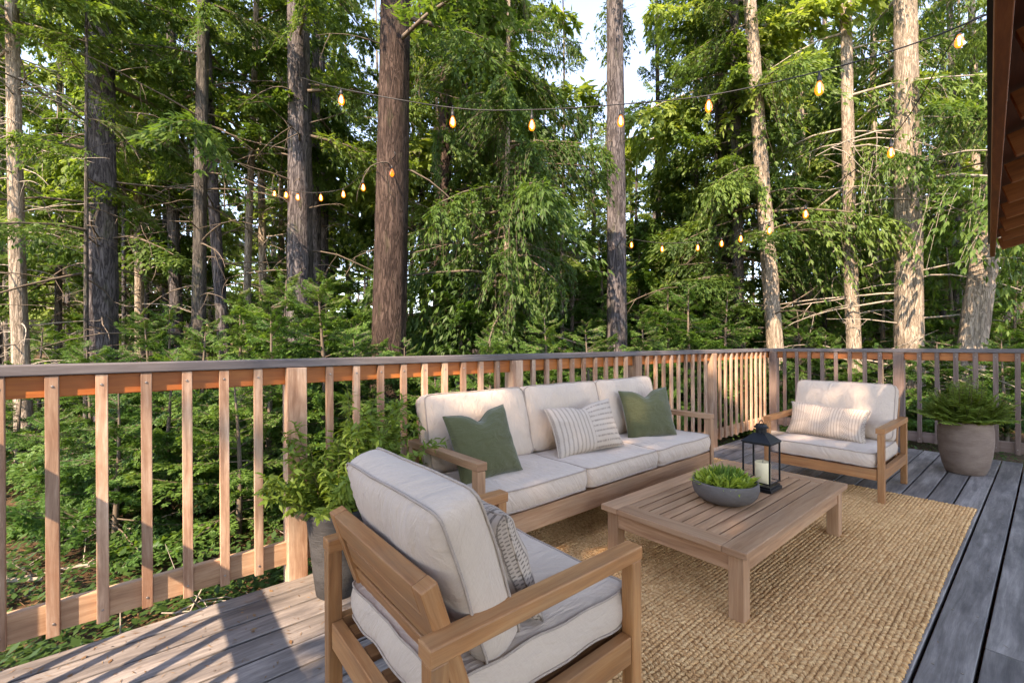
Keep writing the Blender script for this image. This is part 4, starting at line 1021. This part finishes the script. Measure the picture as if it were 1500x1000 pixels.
# ------------------------------------------------------------------ string lights
def string_light(label, pts, sag_pts, bulbs, group='strings of glowing bulbs'):
    """pts: list of (px, py, depth) the cable passes through; bulbs: list of (px, py, depth) of bulb centres"""
    P = [at(*p) for p in pts]
    t = thing('string_light', label, 'string light', tuple(P[0]), 0, group); o = P[0]
    dense = []
    for i in range(len(P) - 1):
        p0, p1, p2, p3 = P[max(i - 1, 0)], P[i], P[i + 1], P[min(i + 2, len(P) - 1)]
        for f in np.linspace(0, 1, 9)[:-1]:
            dense.append(.5 * ((2 * p1) + (-p0 + p2) * f + (2 * p0 - 5 * p1 + 4 * p2 - p3) * f ** 2 + (-p0 + 3 * p1 - 3 * p2 + p3) * f ** 3))
    dense.append(P[-1]); b = MB(); b.tube([p - o for p in dense], .0056, 6, True); b.build('cable', M['cable'], t, smooth=True)
    D = np.array(dense)
    for (px, py, dp) in bulbs:
        c = at(px, py, dp); k = int(np.argmin(np.hypot(D[:, 0] - c[0], D[:, 1] - c[1]))); top = D[k] - o
        c = c - o; c[0], c[1] = top[0], top[1]
        zt = min(c[2] + .12, top[2]); 
        b = MB(); b.lathe([(.006, top[2] - c[2]), (.012, zt - c[2] - .012), (.0165, zt - c[2] - .016), (.0175, .06), (.015, .058)], 12, tuple(c)); b.build('socket', M['cable'], t, smooth=True)
        b = MB(); b.lathe([(.013, .06), (.016, .048), (.024, .03), (.031, .008), (.033, -.012), (.029, -.034), (.018, -.049), (.004, -.054)], 20, tuple(c)); bo = b.build('bulb', M['bulb_glass'], t, smooth=True)
        b = MB(); b.tube([c + np.array([.009 * math.cos(3.2 * j), .009 * math.sin(3.2 * j), -.026 + .007 * j]) for j in range(10)], .0075, 6); b.build('filament', M['filament'], bo, smooth=True)
string_light('nearest string of large glowing bulbs strung from the eave across the middle of the view', [(1490, 3, 2.9), (1345, 62, 3.4), (1200, 105, 3.75), (1038, 140, 4.3), (909, 153, 4.5), (779, 161, 4.6), (663, 158, 4.7), (500, 130, 5.), (436, 112, 7.7)], None,
             [(1199, 130, 3.75), (1038, 156, 4.3), (909, 178, 4.5), (779, 184, 4.6), (663, 179, 4.7), (500, 147, 5.)])
string_light('string of bulbs running from the eave past the pale trunks into the dark trees', [(1466, 20, 3.6), (1405, 48, 4.), (1305, 203, 5.), (1180, 300, 6.2), (1127, 325, 6.9), (1085, 340, 7.6), (1057, 348, 8.), (1022, 354, 8.4), (970, 356, 8.7), (925, 350, 8.8), (905, 345, 8.3)], None,
             [(1407, 61, 4.), (1305, 224, 5.), (1180, 314, 6.2), (1127, 338, 6.9), (1085, 350, 7.6), (1057, 357, 8.), (1022, 363, 8.4), (970, 365, 8.7), (925, 359, 8.8)])
string_light('far string of small bulbs between the thickest trunk and the left trees', [(578, 222, 6.0), (574, 233, 6.1), (532, 256, 7.), (503, 276, 7.4), (470, 282, 7.5), (436, 281, 7.6), (419, 277, 7.8), (402, 275, 8.6), (330, 250, 8.6)], None,
             [(574, 254, 6.1), (532, 275, 7.), (503, 285, 7.4), (470, 290, 7.5), (436, 289, 7.6), (419, 286, 7.8), (402, 284, 8.6)])

# ------------------------------------------------------------------ light, sky, camera
EL = math.radians(41.7); d = np.array([.91, .41]); d = d / np.linalg.norm(d)
sun = bpy.data.lights.new('sun', 'SUN'); sun.energy = 2.2; sun.angle = math.radians(.5); sun.color = (1., .95, .87)
so = link(bpy.data.objects.new('sun', sun)); dv = Vector((d[0] * math.cos(EL), d[1] * math.cos(EL), -math.sin(EL))); so.rotation_euler = dv.to_track_quat('-Z', 'Y').to_euler(); so.location = (-8, -5, 12)
w = bpy.data.worlds.new('World'); scene.world = w; w.use_nodes = True; nt = w.node_tree
for n in list(nt.nodes): nt.nodes.remove(n)
sky = nt.nodes.new('ShaderNodeTexSky'); sky.sky_type = 'NISHITA'; sky.sun_disc = False; sky.sun_elevation = EL
sky.sun_rotation = math.atan2(-d[0], -d[1]); sky.altitude = 2200; sky.air_density = 1.; sky.dust_density = .25; sky.ozone_density = 2.5
bg = nt.nodes.new('ShaderNodeBackground'); bg.inputs[1].default_value = .15; out = nt.nodes.new('ShaderNodeOutputWorld')
hs_ = nt.nodes.new('ShaderNodeHueSaturation'); hs_.inputs['Saturation'].default_value = .94; hs_.inputs['Value'].default_value = 1.; nt.links.new(sky.outputs[0], hs_.inputs['Color']); nt.links.new(hs_.outputs[0], bg.inputs[0]); nt.links.new(bg.outputs[0], out.inputs[0])

cam = bpy.data.cameras.new('camera'); co = link(bpy.data.objects.new('camera', cam)); scene.camera = co
cam.sensor_width = 36; cam.sensor_fit = 'HORIZONTAL'; cam.lens = 650 / 1500 * 36; cam.shift_y = 5.4 / 1500; cam.clip_start = .05; cam.clip_end = 600
cr, sr = math.cos(.0058), math.sin(.0058)
rc = RT * cr - UP * sr; uc = UP * cr + RT * sr; bk = -F
co.matrix_world = Matrix(((rc[0], uc[0], bk[0], 0), (rc[1], uc[1], bk[1], 0), (rc[2], uc[2], bk[2], CAM_H), (0, 0, 0, 1)))
vs = scene.view_settings; scene.display_settings.display_device = 'sRGB'; vs.view_transform = 'Standard'; vs.look = 'None'; vs.exposure = 2.78; vs.use_white_balance = True; vs.white_balance_temperature = 8700; vs.white_balance_tint = 19; vs.gamma = 1.; vs.use_curve_mapping = False
cy = scene.cycles; cy.use_denoising = True; cy.max_bounces = 8; cy.diffuse_bounces = 4; cy.glossy_bounces = 2; cy.transmission_bounces = 4; cy.transparent_max_bounces = 32; cy.sample_clamp_indirect = 6.; cy.caustics_reflective = False; cy.caustics_refractive = False
